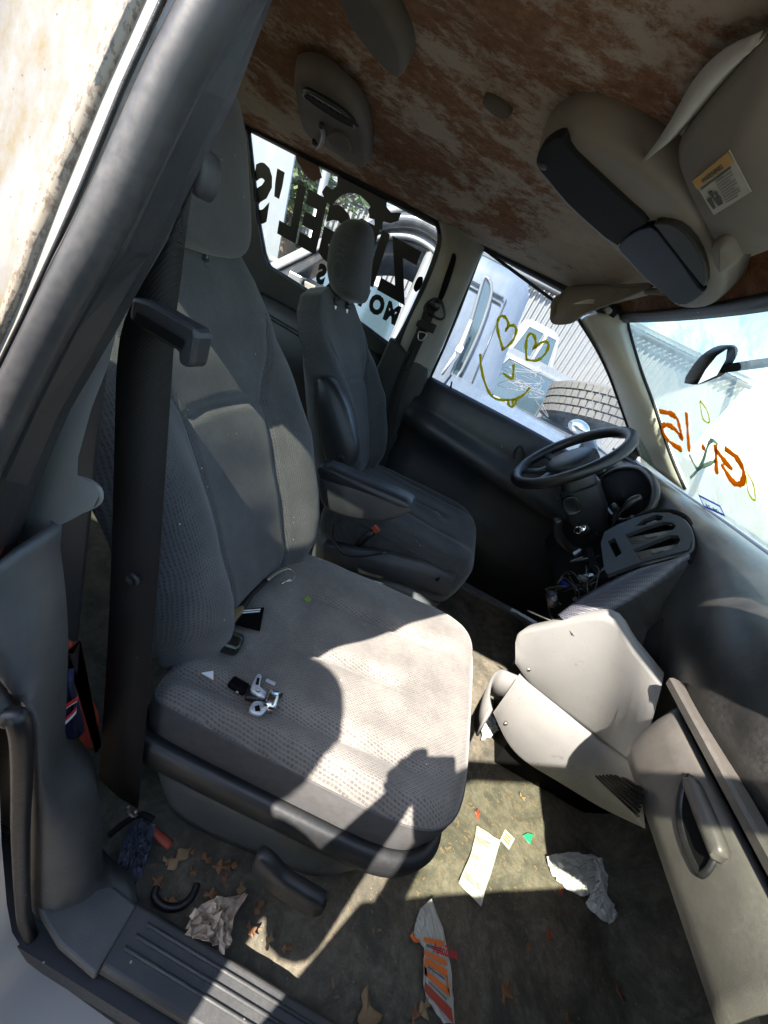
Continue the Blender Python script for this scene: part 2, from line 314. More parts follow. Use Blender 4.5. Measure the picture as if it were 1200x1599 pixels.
def tube(path, r, n=8, closed=False, flat=None):
    """round bar along a path; flat = (normal, factor) squashes it towards a plane"""
    pts = [V3(p) for p in path]; m = len(pts); rings = []; prev = None
    for i, p in enumerate(pts):
        a = pts[i-1] if (i > 0 or closed) else p; b = pts[(i+1) % m] if (i < m-1 or closed) else p
        t = (b-a).normalized() if (b-a).length > 1e-9 else Vector((0, 0, 1))
        if flat: u = V3(flat[0]); u = (u-t*u.dot(t)).normalized()
        elif prev is None: u = t.orthogonal().normalized()
        else: u = (prev-t*prev.dot(t)).normalized()
        prev = u; v = t.cross(u); rr = r[i] if isinstance(r, (list, tuple)) else r; k = flat[1] if flat else 1
        rings.append([p+u*math.cos(q)*rr*k+v*math.sin(q)*rr for q in (2*math.pi*j/n for j in range(n))])
    if closed:
        rings.append(rings[0]); V, F = loft(rings[:-1], True, False); n_ = n; M = m-1
        for j in range(n_): k2 = (j+1) % n_; F.append((M*n_+j, M*n_+k2, k2, j))
        return V, F
    return loft(rings)
def cat(*vf):
    V = []; F = []
    for v, f in vf:
        b = len(V); V += [tuple(p) for p in v]; F += [tuple(i+b for i in q) for q in f]
    return V, F
def box(c, s, rot=None):
    c = V3(c); V = []
    for x in (-.5, .5):
        for y in (-.5, .5):
            for z in (-.5, .5):
                p = Vector((x*s[0], y*s[1], z*s[2])); 
                if rot is not None: p = rot @ p
                V.append(c+p)
    return V, [(0, 1, 3, 2), (4, 6, 7, 5), (0, 4, 5, 1), (2, 3, 7, 6), (0, 2, 6, 4), (1, 5, 7, 3)]
def frame(N, up=(0, 0, 1)):
    N = V3(N).normalized(); U = V3(up); U = (U-N*U.dot(N)).normalized(); return Matrix((U.cross(N), U, N)).transposed()   # x right, y up, z out
def prism(poly, vec):
    n = len(poly); vec = V3(vec); V = [V3(p) for p in poly]+[V3(p)+vec for p in poly]
    F = [tuple(range(n))[::-1], tuple(range(n, 2*n))]+[(i, (i+1) % n, n+(i+1) % n, n+i) for i in range(n)]
    return V, F
def inset(poly, N, d):
    P_ = [V3(p) for p in poly]; n = len(P_); N = V3(N).normalized(); out = []
    A = sum(((P_[i].cross(P_[(i+1) % n])) for i in range(n)), Vector()).dot(N); sg = 1 if A > 0 else -1
    for i in range(n):
        e1 = (P_[i]-P_[i-1]); e2 = (P_[(i+1) % n]-P_[i])
        n1 = N.cross(e1).normalized()*sg; n2 = N.cross(e2).normalized()*sg; q = (n1+n2)
        q = q.normalized() if q.length > 1e-6 else n1
        out.append(P_[i]+q*d/max(0.5, q.dot(n1)))
    return out
def puff(poly, N, profile):
    """pillow or moulding: the outline lifted along N with insets: profile = [(inset, height), ...]"""
    N = V3(N).normalized(); rings = [[p+N*h for p in inset(poly, N, d)] for d, h in profile]
    return loft(rings)
def smoothpoly(poly, n=4): return catmull(poly, n, True)
def ribbon(A, B):
    n = len(A); V = [V3(p) for p in A]+[V3(p) for p in B]; return V, [(i, i+1, n+i+1, n+i) for i in range(n-1)]
def bands(*lines):
    V = []; F = []; n = len(lines[0])
    for l in lines: V += [V3(p) for p in l]
    for k in range(len(lines)-1): F += [(k*n+i, k*n+i+1, (k+1)*n+i+1, (k+1)*n+i) for i in range(n-1)]
    return V, F
def resample(path, n):
    pts = [V3(p) for p in path]; L_ = [0]
    for a, b in zip(pts, pts[1:]): L_.append(L_[-1]+(b-a).length)
    out = []; k = 0
    for i in range(n):
        s = L_[-1]*i/(n-1)
        while k < len(pts)-2 and L_[k+1] < s: k += 1
        t = (s-L_[k])/max(1e-9, L_[k+1]-L_[k]); out.append(pts[k].lerp(pts[k+1], min(1, t)))
    return out
def holed(outer, holes, mapf=None):
    """flat panel with openings, filled by triangles"""
    bm = bmesh.new(); ed = []
    for lp in [outer]+holes:
        vs = [bm.verts.new(p) for p in lp]
        for i in range(len(vs)): ed.append(bm.edges.new((vs[i], vs[(i+1) % len(vs)])))
    bmesh.ops.triangle_fill(bm, use_beauty=True, use_dissolve=False, edges=ed)
    bm.verts.index_update(); V = [v.co.copy() for v in bm.verts]; F = [tuple(v.index for v in f.verts) for f in bm.faces]; bm.free()
    return V, F
def text2d(s, size, offset=0.0, shear=0.0, align='LEFT'):
    c = bpy.data.curves.new('txt', 'FONT'); c.body = s; c.size = size; c.offset = offset; c.shear = shear; c.align_x = align; c.resolution_u = 3
    o = bpy.data.objects.new('txt', c); COL.objects.link(o)
    dg = bpy.context.evaluated_depsgraph_get(); me = bpy.data.meshes.new_from_object(o.evaluated_get(dg))
    V = [v.co.copy() for v in me.vertices]; F = [tuple(p.vertices) for p in me.polygons]
    bpy.data.objects.remove(o); bpy.data.curves.remove(c); bpy.data.meshes.remove(me)
    return V, F
def side(z): return .80-.19*max(0., z-.86)
def wsx(y, z):
    zb = .98; zt = 1.39-.05*y*y; xb = 1.0-.24*y*y; xt = .60-.13*y*y
    return xb+(xt-xb)*(z-zb)/(zt-zb)
def tag(o, label, cat_, group=None, kind=None):
    if label: o['label'] = label
    if cat_: o['category'] = cat_
    if group: o['group'] = group
    if kind: o['kind'] = kind
    return o
def thing(name, label, cat_, loc=(0, 0, 0), group=None):
    o = bpy.data.objects.new(name, None); o.empty_display_size = 0.05; COL.objects.link(o); o.location = loc
    return tag(o, label, cat_, group)
# ================================================================ THE VAN'S SHELL
VAN = thing('minivan_body', 'white minivan body with worn grey interior shell, peeling headliner and dirty floor', 'minivan', (0, 0, 0))
def gridsurf(f, nu, nv):
    V = [f(i/nu, j/nv) for i in range(nu+1) for j in range(nv+1)]
    return V, [(i*(nv+1)+j, (i+1)*(nv+1)+j, (i+1)*(nv+1)+j+1, i*(nv+1)+j+1) for i in range(nu) for j in range(nv)]
def sst_(a, b, x): t = max(0, min(1, (x-a)/(b-a))); return t*t*(3-2*t)
def floor_f(u, v):
    x = -1.85+3.15*u; y = -.80+1.6*v
    z = 0.006*math.sin(9*x+3*y)*math.sin(7*y-2*x)+0.004*math.sin(23*x)*math.sin(19*y+1)
    z += .0022*math.sin(61*x+13*math.sin(7*y))*math.sin(53*y+9*math.sin(5*x))+.0016*math.sin(131*x+5*y)*math.sin(117*y-11*x)
    z += .006*math.exp(-((y+.34-.5*(x-.8))/.02)**2)*sst_(.62, .8, x)-.004*math.exp(-((y+.52+.2*(x-.8))/.03)**2)
    z += max(0, x-1.16)**1.2*1.4
    if y > .1: z += 0.0
    return (x, y, z)
mk('floor_carpet', *gridsurf(floor_f, 190, 110), 'floor_mat', VAN)
def hz(x, y):
    a = abs(y); z = 1.415-.018*(a/.69)**4
    z -= .018/(1+math.exp(-(a-.34)/.02))
    z += .004*math.sin(5*x+1)*math.sin(6*y)
    return z
def head_f(u, v):
    y = -.685+1.37*v; x = -1.85+(2.36-.10*y*y)*u
    return (x, y, hz(x, y))
mk('headliner', *gridsurf(head_f, 80, 60), 'headliner_cloth', VAN, solid=.012, soff=1)
front_edge = [(.51-.10*y*y, y, hz(.5, y)+.002) for y in [-.68+.068*i for i in range(21)]]
head_edge = [(wsx(y, 1.375)-.035, y, 1.385-.03*y*y) for y in [-.68+.068*i for i in range(21)]]
mid_edge = [((a[0]+b[0])/2, a[1], max(a[2], b[2])+.004) for a, b in zip(front_edge, head_edge)]
mk('header_foam', *bands(front_edge, mid_edge, head_edge), 'bare_foam', VAN, solid=.01, soff=1)
hb = [(p[0]+.035, p[1], p[2]-.018) for p in head_edge]
mk('windshield_header', *bands([(p[0]-.002, p[1], p[2]-.002) for p in head_edge], [(p[0]+.012, p[1], p[2]-.016) for p in head_edge], hb), 'dark_trim', VAN, solid=.012, soff=1)
mk('roof_skin', *gridsurf(lambda u, v: (-2.1+(2.72)*u-.10*(1.44*v-.72)**2, -.72+1.44*v, 1.475-.05*(abs(2*v-1))**3), 20, 16), 'white_body', VAN, solid=.006)
for s, nm in ((1, 'roof_rail'), (-1, 'roof_rail')):
    sec = [(.672, 1.392), (.69, 1.372), (.715, 1.366), (.745, 1.385), (.745, 1.43), (.70, 1.455), (.675, 1.42)]
    sec2 = [(.61, 1.372), (.63, 1.352), (.655, 1.346), (.69, 1.365), (.69, 1.41), (.65, 1.43), (.62, 1.40)]
    rings = [[(x, s*p[0], p[1]) for p in q] for x, q in ((-1.9, sec), (-.6, sec), (.05, sec), (.30, [(a*.985, b-.006) for a, b in sec]), (.50, sec2))]
    mk(nm, *loft(rings), 'dark_trim' if s > 0 else 'white_jamb', VAN, auto=40)
# --- windshield with its dirt, paint marks and sticker
NW = (0.72, 0, 0.69)
def ws_f(u, v):
    y = -.64+1.28*v; z0 = .972; z1 = 1.385-.05*y*y; z = z0+(z1-z0)*u
    return (wsx(y, z), y, z)
WS = mk('windshield', *gridsurf(ws_f, 16, 24), 'front_glass', VAN)
def off(pts, d): 
    d = V3(d); return [V3(p)+d for p in pts]
def stroke(name, pts, r, mat, parent, nrm, n=5, squash=.12):
    q = catmull(pts, n) if len(pts) > 2 else pts; ph = random.uniform(0, 6)
    return mk(name, *tube(q, [r*(1+.22*math.sin(i*.9+ph)+.16*math.sin(i*2.3+ph))*(.75 if i in (0, len(q)-1) else 1) for i in range(len(q))], 8, flat=(nrm, squash)), mat, parent)
IN = (-.004, 0, -.004)
for pts in ([(0.7772,0.4811,1.1579),(0.7845,0.4190,1.1627),(0.7956,0.3833,1.1575),(0.8169,0.3717,1.1371),(0.8394,0.3629,1.1150),(0.8201,0.3990,1.1289),(0.8108,0.4383,1.1312),(0.8128,0.4700,1.1225),(0.8290,0.4705,1.1052),(0.8517,0.4328,1.0891),(0.8671,0.3681,1.0851)],
            [(0.7822,0.3289,1.1800),(0.8262,0.3296,1.1340),(0.8689,0.3297,1.0894)],
            [(0.8504,0.2628,1.1178),(0.8532,0.2539,1.1160),(0.8556,0.2472,1.1142)],
            [(0.8416,0.1954,1.1339),(0.8658,0.1955,1.1089),(0.9020,0.1983,1.0713)],
            [(0.8501,0.1944,1.1252),(0.8702,0.1562,1.1076),(0.8802,0.1243,1.0993)],
            [(0.8439,0.1530,1.1349),(0.8553,0.1036,1.1259),(0.8776,0.0768,1.1041),(0.9018,0.0907,1.0788),(0.9038,0.1290,1.0748),(0.8774,0.1731,1.0988)]):
    stroke('orange_mark', off(pts, IN), .0095, 'orange_paint', WS, NW)
for pts in ([(0.7570,0.2555,1.2154),(0.7750,0.2242,1.1999),(0.7981,0.2166,1.1768),(0.7925,0.2464,1.1797),(0.7594,0.2559,1.2129)], [(0.8744,0.0670,1.1077),(0.8924,0.0405,1.0899),(0.9203,0.0361,1.0614),(0.9127,0.0608,1.0686),(0.8807,0.0694,1.1012)]):
    stroke('yellow_mark', off(pts, IN), .003, 'yellow_paint', WS, NW)
for pts in ([(0.8745,0.3307,1.0835),(0.8943,0.3090,1.0662),(0.9033,0.2920,1.0592),(0.8900,0.2479,1.0786),(0.8730,0.1943,1.1016)], [(0.9293,0.3340,1.0258),(0.8929,0.2721,1.0726),(0.8449,0.2294,1.1272),(0.8339,0.2053,1.1409),(0.8404,0.1844,1.1360)]):
    stroke('pale_smear', off(pts, IN), .006, 'pale_smear', WS, NW, squash=.15)
stk = [V3(p) for p in [(0.9625,0.3051,0.9916),(0.9679,0.1962,0.9994),(0.9878,0.1742,0.9810),(0.9889,0.2795,0.9679)]]
inn = inset(stk, NW, .006)
SK = mk('registration_sticker', *holed(stk, [inn]), 'blue_print', WS, smooth=False)
mk('sticker_face', [tuple(p) for p in inn], [(0, 1, 2, 3)], 'sticker_white', SK, smooth=False)
tv, tf = text2d('04-26', .022, .0008)
ex = (inn[1]-inn[0]); ey = (inn[0]-inn[3]); b0 = inn[3]
mk('sticker_text', [b0+ex*(.92-v.x/.075)+ey*(.25+v.y/.022*.55)+Vector((-.003, 0, -.003)) for v in tv], tf, 'ink', SK, smooth=False)
# --- driver-side windshield pillar
lA = catmull([(0.4131,0.7144,1.3106),(0.5188,0.7237,1.2618),(0.6300,0.7356,1.1989),(0.7524,0.7514,1.1156),(0.8843,0.7687,1.0248),(0.9418,0.7761,0.9856)], 3)
lB = catmull([(0.5297,0.6376,1.3757),(0.5623,0.6331,1.3411),(0.6590,0.5834,1.2481),(0.7612,0.5124,1.1552),(0.8677,0.4496,1.0560),(0.9570,0.3747,0.9772)], 3)
n = len(lA)
lM = [a.lerp(b, .5)+Vector((-.022, -.03, 0)) for a, b in zip(lA, lB)]; l1 = [a.lerp(b, .2)+Vector((-.014, -.022, 0)) for a, b in zip(lA, lB)]; l2 = [a.lerp(b, .8)+Vector((-.014, -.022, 0)) for a, b in zip(lA, lB)]
mk('windshield_pillar', *bands(lA, l1, lM, l2, lB), 'cream_trim', VAN, solid=.02, soff=1)
mk('windshield_gasket', *tube(off(lB, (.004, 0, .004)), .005, 8), 'black_plastic', VAN)
mk('pillar_gasket', *tube(lA, .007, 8), 'black_plastic', VAN)
mk('windshield_pillar', *tube([(1.0, -.74, .80), (.80, -.73, 1.02), (.62, -.715, 1.17), (.46, -.69, 1.33)], [.08, .08, .08, .065], 10), 'cream_trim', VAN)  # unseen passenger-side pillar, made thicker and lower to shade the upper dash
# --- firewall and cowl close the footwell
mk('firewall', *loft([[(1.30, -.80, -.02), (1.30, .80, -.02), (1.30, .80, .95), (1.30, -.80, .95)], [(1.34, -.80, -.02), (1.34, .80, -.02), (1.34, .80, .95), (1.34, -.80, .95)]]), 'black_plastic', VAN, smooth=False)
mk('cowl', *bands([(wsx(y, .972)-.01, y, .962) for y in (-.8, -.5, -.2, .2, .5, .8)], [(1.36, y, .93) for y in (-.8, -.5, -.2, .2, .5, .8)]), 'black_plastic', VAN, solid=.01)
mk('bonnet', *gridsurf(lambda u, v: (1.36+.85*u, -.78+1.56*v, .93-.28*u*u-.10*abs(2*v-1)**3), 10, 12), 'white_body', VAN, solid=.005)
mk('front_wing', *gridsurf(lambda u, v: (.95+1.2*u, -.90+.10*u, .88-.9*v), 6, 6), 'white_body', VAN, solid=.005)
mk('front_wing', *gridsurf(lambda u, v: (.95+1.2*u, .93-.10*u, .88-.9*v), 6, 6), 'white_body', VAN, solid=.005)
mk('kick_panel', *loft([[(.98, -.78, 0.0), (1.32, -.78, 0.0), (1.32, -.78, .95), (.98, -.78, .80)], [(.98, -.84, 0.0), (1.32, -.84, 0.0), (1.32, -.84, .95), (.98, -.84, .80)]]), 'charcoal_panel', VAN, smooth=False)
# --- passenger-side centre pillar: trim, rubber seal, painted door jamb
def lerp_(a, b, t): return a+(b-a)*t
def ext(line, ztop):
    a, b = V3(line[0]), V3(line[1]); d = (a-b); k = (ztop-a.z)/d.z; return [a+d*k]+[V3(p) for p in line]
trim_in = ext([(-0.0287,-0.7584,1.1841),(-0.0328,-0.7678,1.1347),(-0.0450,-0.7788,1.0767),(-0.0525,-0.7859,1.0395),(-0.0657,-0.7959,0.9868),(-0.0864,-0.8098,0.9134),(-0.1016,-0.8200,0.8399),(-0.1236,-0.8200,0.7613),(-0.1638,-0.8200,0.6366)], 1.37)
groove = ext([(-0.0165,-0.7973,1.1635),(-0.0277,-0.8049,1.1239),(-0.0396,-0.8145,1.0731),(-0.0466,-0.8211,1.0385),(-0.0652,-0.8316,0.9831),(-0.0793,-0.8428,0.9244),(-0.0920,-0.8539,0.8659),(-0.1141,-0.8550,0.8015),(-0.1487,-0.8550,0.7052)], 1.37)
seal_c = ext([(-0.0191,-0.8119,1.1551),(-0.0309,-0.8194,1.1160),(-0.0418,-0.8284,1.0687),(-0.0502,-0.8345,1.0364),(-0.0648,-0.8438,0.9875),(-0.0792,-0.8542,0.9327),(-0.0920,-0.8649,0.8765),(-0.1151,-0.8680,0.8080),(-0.1429,-0.8680,0.7276)], 1.37)
seal_l = ext([(-0.0288,-0.8147,1.1511),(-0.0404,-0.8222,1.1114),(-0.0542,-0.8313,1.0639),(-0.0630,-0.8376,1.0305),(-0.0750,-0.8463,0.9846),(-0.0871,-0.8553,0.9374),(-0.0997,-0.8666,0.8778),(-0.1233,-0.8700,0.8101),(-0.1524,-0.8700,0.7303)], 1.37)
seam = ext([(-0.0366,-0.8186,1.1465),(-0.0465,-0.8260,1.1076),(-0.0560,-0.8348,1.0612),(-0.0634,-0.8408,1.0296),(-0.0747,-0.8494,0.9845),(-0.0878,-0.8583,0.9374),(-0.1005,-0.8695,0.8782),(-0.1242,-0.8730,0.8111),(-0.1538,-0.8730,0.7316)], 1.37)
jamb = ext([(-0.0557,-0.8255,1.1366),(-0.0647,-0.8324,1.1001),(-0.0753,-0.8416,1.0516),(-0.0804,-0.8477,1.0195),(-0.0861,-0.8547,0.9825),(-0.0985,-0.8642,0.9326),(-0.1099,-0.8752,0.8747),(-0.1336,-0.8780,0.8079),(-0.1655,-0.8780,0.7274)], 1.37)
outer = [V3(p)+Vector((-.07, .0, 0)) for p in jamb]; outer2 = [V3(p)+Vector((-.09, -.04, 0)) for p in jamb]; outer3 = [V3(p)+Vector((-.34, -.05, 0)) for p in jamb]
k8 = [a.lerp(b, .35)+Vector((.004, -.002, 0)) for a, b in zip(trim_in, groove)]
mk('pillar_trim_strip', *bands([V3(p)+Vector((-.03, .012, 0)) for p in trim_in], trim_in, k8, [a.lerp(b, .85)+Vector((.003, -.003, 0)) for a, b in zip(trim_in, groove)], groove), 'dark_trim', VAN, smooth=False)
mk('painted_jamb', *bands(seal_l, seam), 'white_jamb', VAN)
sm2 = [V3(p)+Vector((.0, -.003, 0)) for p in seam]
jm = [a.lerp(b, .45) for a, b in zip(seam, jamb)]
mk('painted_flange', *bands(sm2, jm), 'white_jamb', VAN)
mk('speckled_flange', *bands(jm, [a.lerp(b, .75)+Vector((.003, -.003, 0)) for a, b in zip(seam, jamb)], jamb), 'speckled_jamb', VAN)
mk('flange_seam', *tube([V3(p)+Vector((.004, -.006, 0)) for p in seam], .0010, 6), 'black_plastic', VAN)
mk('grimy_jamb', *bands(jamb, [V3(p)+Vector((-.035, .004, 0)) for p in jamb], outer, outer2, outer3), 'grimy_jamb', VAN)
low_seal = [(-0.0660,-0.8800,0.6335),(-0.0492,-0.8800,0.6381),(-0.0425,-0.8800,0.6093),(-0.0427,-0.8800,0.5211),(-0.0458,-0.8800,0.3899),(-0.0451,-0.8800,0.1690),(-0.0389,-0.8800,0.0449),(-0.0080,-0.8800,-0.0506),(0.0819,-0.8800,-0.0942),(0.1903,-0.8800,-0.1253),(0.3051,-0.8800,-0.1174)]
low_seal = [V3(p) for p in low_seal]; low_seal += [Vector((low_seal[-1].x+.25*k, -.885, low_seal[-1].z)) for k in (1, 2, 3)]
ds_path = catmull([V3(p) for p in seal_c]+low_seal, 4)
mk('door_seal', *tube(catmull([V3(p) for p in seal_c], 4), .0110, 14), 'seal_rubber', VAN)
mk('door_seal', *tube(catmull([V3(seal_c[-1])]+low_seal, 4), .009, 12), 'black_plastic', VAN)  # lower run of the same seal; blacker material paints its shade
lo_in = catmull([(-0.0998,-0.8000,0.7865),(-0.0995,-0.8000,0.7482),(-0.0914,-0.8000,0.7049),(-0.0841,-0.8000,0.6265),(-0.0809,-0.8000,0.5130),(-0.0735,-0.8000,0.4089),(-0.0224,-0.8000,0.3467),(-0.0001,-0.8000,0.2320),(0.0229,-0.8000,0.0678),(0.0930,-0.8000,0.0393)], 3)
lo_out = catmull([(-0.1240,-0.8620,0.7473),(-0.1140,-0.8620,0.7111),(-0.0964,-0.8620,0.6621),(-0.0761,-0.8620,0.6233),(-0.0524,-0.8620,0.6111),(-0.0453,-0.8620,0.5241),(-0.0470,-0.8620,0.3404),(-0.0444,-0.8620,0.0429),(-0.0050,-0.8620,-0.0898),(0.0813,-0.8620,-0.1468)], 3)
m1 = [a.lerp(b, .30)+Vector((.006, -.016, 0)) for a, b in zip(lo_in, lo_out)]; m2_ = [a.lerp(b, .68)+Vector((.010, -.012, 0)) for a, b in zip(lo_in, lo_out)]
mk('pillar_lower_trim', *bands([p+Vector((-.04, .03, 0)) for p in lo_in], lo_in, m1, m2_, lo_out, [p+Vector((-.02, .004, 0)) for p in lo_out]), 'lower_trim', VAN, solid=.008, soff=-1)
top_e = [(-0.1599,-0.8400,0.7107),(-0.1156,-0.8400,0.7524),(-0.0920,-0.8400,0.7717),(-0.0749,-0.8400,0.7988),(-0.0621,-0.8400,0.8245),(-0.0548,-0.8400,0.8355)]; top_f = [(-0.2239,-0.8000,0.6576),(-0.1720,-0.8000,0.7027),(-0.1480,-0.8000,0.7269),(-0.1255,-0.8000,0.7579),(-0.1088,-0.8000,0.7840),(-0.1001,-0.8000,0.7939)]
# pale upper trim wedge with a belt hook
wedge = [(-0.0827,-0.7769,0.9816),(-0.0945,-0.7839,0.9448),(-0.1049,-0.7922,0.9012),(-0.1168,-0.8000,0.8449),(-0.1344,-0.8000,0.7859),(-0.1479,-0.8000,0.7338),(-0.1255,-0.8000,0.7579),(-0.0912,-0.8000,0.7971),(-0.0664,-0.8000,0.8281),(-0.0624,-0.8000,0.8409),(-0.0673,-0.8000,0.8521),(-0.0850,-0.8000,0.8478),(-0.0867,-0.7986,0.8676),(-0.0872,-0.7905,0.9101),(-0.0829,-0.7830,0.9493)]
WDG = mk('pillar_upper_trim', *prism(wedge, (-.02, .0, 0)), 'pillar_trim', VAN, smooth=False, bev=.004)
mk('trim_hook', *tube(catmull([(-0.0994,-0.7880,0.7976),(-0.0849,-0.7880,0.8123),(-0.0757,-0.7880,0.8258),(-0.0775,-0.7880,0.8368),(-0.0885,-0.7880,0.8388),(-0.0991,-0.7880,0.8355)], 4), .003, 8), 'pillar_trim', WDG)
mk('pillar_inner_wall', *loft([[(-.13, -.745, 0.02), (-.26, -.745, 0.02), (-.26, -.695, 1.37), (-.16, -.695, 1.37)], [(-.13, -.80, 0.02), (-.26, -.80, 0.02), (-.26, -.75, 1.37), (-.16, -.75, 1.37)]]), 'dark_trim', VAN, smooth=False, bev=.01)
# --- sill: tread plate with ribs, painted rocker outside it
mk('sill_core', *box((.55, -.845, -.035), (1.6, .10, .07)), 'black_plastic', VAN, smooth=False)
mk('pillar_foot', *prism([(-0.0458,-0.7534,0.0520),(0.0206,-0.7962,0.0520),(0.0939,-0.8029,0.0520),(0.0986,-0.8871,0.0520),(0.0216,-0.8801,0.0520),(-0.0392,-0.8622,0.0520),(-0.0982,-0.8171,0.0520)], (0, 0, -.03)), 'lower_trim', VAN, smooth=False, bev=.004)
SP = mk('sill_plate', *puff([(.088, -.797, .03), (1.05, -.797, .03), (1.05, -.878, .03), (.082, -.878, .03)], (0, 0, 1), [(0, -.02), (0, .012), (.004, .018)]), 'charcoal_panel', VAN, smooth=False, bev=.003)
for k, yy in enumerate((-.815, -.832, -.849)):
    mk('tread_rib', *tube([(.125-.006*k, yy, .049), (.30, yy, .0495), (1.0, yy, .049)], .0032, 8), 'charcoal_panel', SP)
rk = [V3(p)+Vector((-.012, -.012, -.004)) for p in low_seal]
def outw(p, d): 
    t = min(1, max(0, (p.z-.05)/.25)); return Vector((p.x-.16*t*d, p.y-(.05+.10*(1-t))*d, p.z-.07*(1-t)*d))
mk('painted_rocker', *bands(rk, [outw(p, .35) for p in rk], [outw(p, 1) for p in rk], [outw(p, 1)+Vector((-.25*min(1, max(0, (p.z-.05)/.25)), -.02, -.3*(1-min(1, max(0, (p.z-.05)/.25))))) for p in rk]), 'white_body', VAN)
# --- rear quarter on the passenger side, tailgate
mk('rear_side_trim', *loft([[(-.24, -.78, -.02), (-1.85, -.78, -.02), (-1.85, -.78, .92), (-.24, -.78, .92)], [(-.24, -.88, -.02), (-1.85, -.88, -.02), (-1.85, -.86, .92), (-.24, -.86, .92)]]), 'dark_trim', VAN, smooth=False)
mk('rear_side_glass', *bands([(-.26, -.79, .92), (-1.8, -.79, .92)], [(-.26, -.70, 1.37), (-1.8, -.70, 1.37)]), 'rear_glass', VAN)
mk('tailgate_trim', *loft([[(-1.85, -.80, -.02), (-1.85, .80, -.02), (-1.85, .80, .90), (-1.85, -.80, .90)], [(-1.93, -.80, -.02), (-1.93, .80, -.02), (-1.93, .80, .90), (-1.93, -.80, .90)]]), 'dark_trim', VAN, smooth=False)
mk('tailgate_glass', *bands([(-1.87, -.75, .90), (-1.87, .75, .90)], [(-1.80, -.66, 1.40), (-1.80, .66, 1.40)]), 'door_glass', VAN)
mk('underbody', *box((-.3, 0, -.10), (3.3, 1.66, .12)), 'black_plastic', VAN, smooth=False)
# --- driver-side centre pillar
pl_ = catmull([(-0.2311,0.6796,1.3882),(-0.1897,0.6889,1.3394),(-0.1761,0.7000,1.2810),(-0.1761,0.7217,1.1669),(-0.1883,0.7456,1.0411),(-0.1856,0.7706,0.9096),(-0.1579,0.7800,0.7654)], 4); pr_ = catmull([(-0.0284,0.6824,1.3735),(-0.0285,0.6928,1.3187),(-0.0262,0.7027,1.2668),(-0.0217,0.7267,1.1406),(-0.0180,0.7540,0.9971),(-0.0082,0.7800,0.8517),(0.0149,0.7800,0.7241)], 4)
pm_ = [a.lerp(b, .5)+Vector((0, -.022, 0)) for a, b in zip(pl_, pr_)]
mk('centre_pillar_trim', *bands([p+Vector((0, .04, 0)) for p in pl_], pl_, [a.lerp(b, .25)+Vector((0, -.018, 0)) for a, b in zip(pl_, pr_)], pm_, [a.lerp(b, .8)+Vector((0, -.016, 0)) for a, b in zip(pl_, pr_)], pr_, [p+Vector((0, .05, 0)) for p in pr_]), 'pillar_trim', VAN)
mk('belt_slot', *puff(smoothpoly([(-0.1246,0.6677,1.3092),(-0.1116,0.6675,1.3101),(-0.1005,0.6723,1.2848),(-0.0905,0.6876,1.2041),(-0.0914,0.6966,1.1567),(-0.1075,0.6970,1.1545),(-0.1166,0.6853,1.2161),(-0.1223,0.6723,1.2846)], 3), (0, -1, 0), [(0, 0), (.001, .004)]), 'black_void', VAN)
mk('belt_slot', *puff(smoothpoly([(-0.2126,0.6962,1.1956),(-0.1964,0.6958,1.1977),(-0.1904,0.7015,1.1676),(-0.2022,0.7061,1.1437),(-0.2176,0.7046,1.1515),(-0.2190,0.6994,1.1791)], 3), (0, -1, 0), [(0, 0), (.001, .004)]), 'black_void', VAN)
mk('centre_pillar_lower', *loft([[(-.26, .74, 0), (-.03, .74, 0), (.0, .76, .80), (-.02, .75, .90), (-.24, .75, .95)], [(-.26, .86, 0), (-.03, .86, 0), (.0, .86, .80), (-.02, .84, .90), (-.24, .84, .95)]]), 'dark_trim', VAN, smooth=False, bev=.012)

# ================================================================ SLIDING DOOR (driver's side, behind the front door)
SD = thing('sliding_door', 'closed rear side door behind the driver seat, with black lettering on its window', 'door', (-.8, .82, 0))
win = [(-1.0552,0.6969,1.4029),(-0.8246,0.6979,1.3972),(-0.5731,0.6993,1.3900),(-0.3515,0.7004,1.3844),(-0.2738,0.7009,1.3814),(-0.2316,0.7025,1.3731),(-0.2083,0.7071,1.3492),(-0.1953,0.7149,1.3077),(-0.1916,0.7325,1.2152),(-0.1977,0.7572,1.0854),(-0.2084,0.7774,0.9790),(-0.2257,0.7881,0.9229),(-0.2561,0.7891,0.9174),(-0.4058,0.7848,0.9400),(-0.6061,0.7828,0.9507),(-0.8079,0.7798,0.9662),(-0.8687,0.7787,0.9722),(-0.9030,0.7713,1.0113),(-0.9566,0.7504,1.1210),(-1.0119,0.7218,1.2716),(-1.0460,0.7039,1.3659)]
def flatten(p, o=0.0): p = V3(p); return Vector((p.x, side(p.z)+o, p.z))
win = [flatten(p) for p in win]
outer_ = [flatten((x, 0, z)) for x, z in ((-1.84, .862), (-.14, .862), (-.14, 1.372), (-1.84, 1.372))]
mk('window_surround', *holed(outer_, [win]), 'dark_trim', SD, smooth=False, solid=.03, soff=0)
mk('window_gasket', *tube(catmull(win, 3, True), .008, 8, closed=True), 'black_plastic', SD)
SG = mk('window_glass', [flatten(p, .008) for p in win], [tuple(range(len(win)))], 'clear_glass', SD, smooth=False)
lowp = [(-1.84, -.235)]
prof = [(.80, .862), (.785, .845), (.77, .80), (.76, .70), (.745, .62), (.755, .58), (.77, .52), (.77, .03)]
mk('door_panel', *bands(*[[(-1.84, y, z), (-1.2, y, z), (-.7, y-.01, z), (-.235, y, z)] for y, z in prof]), 'dark_trim', SD, solid=.02, soff=1)
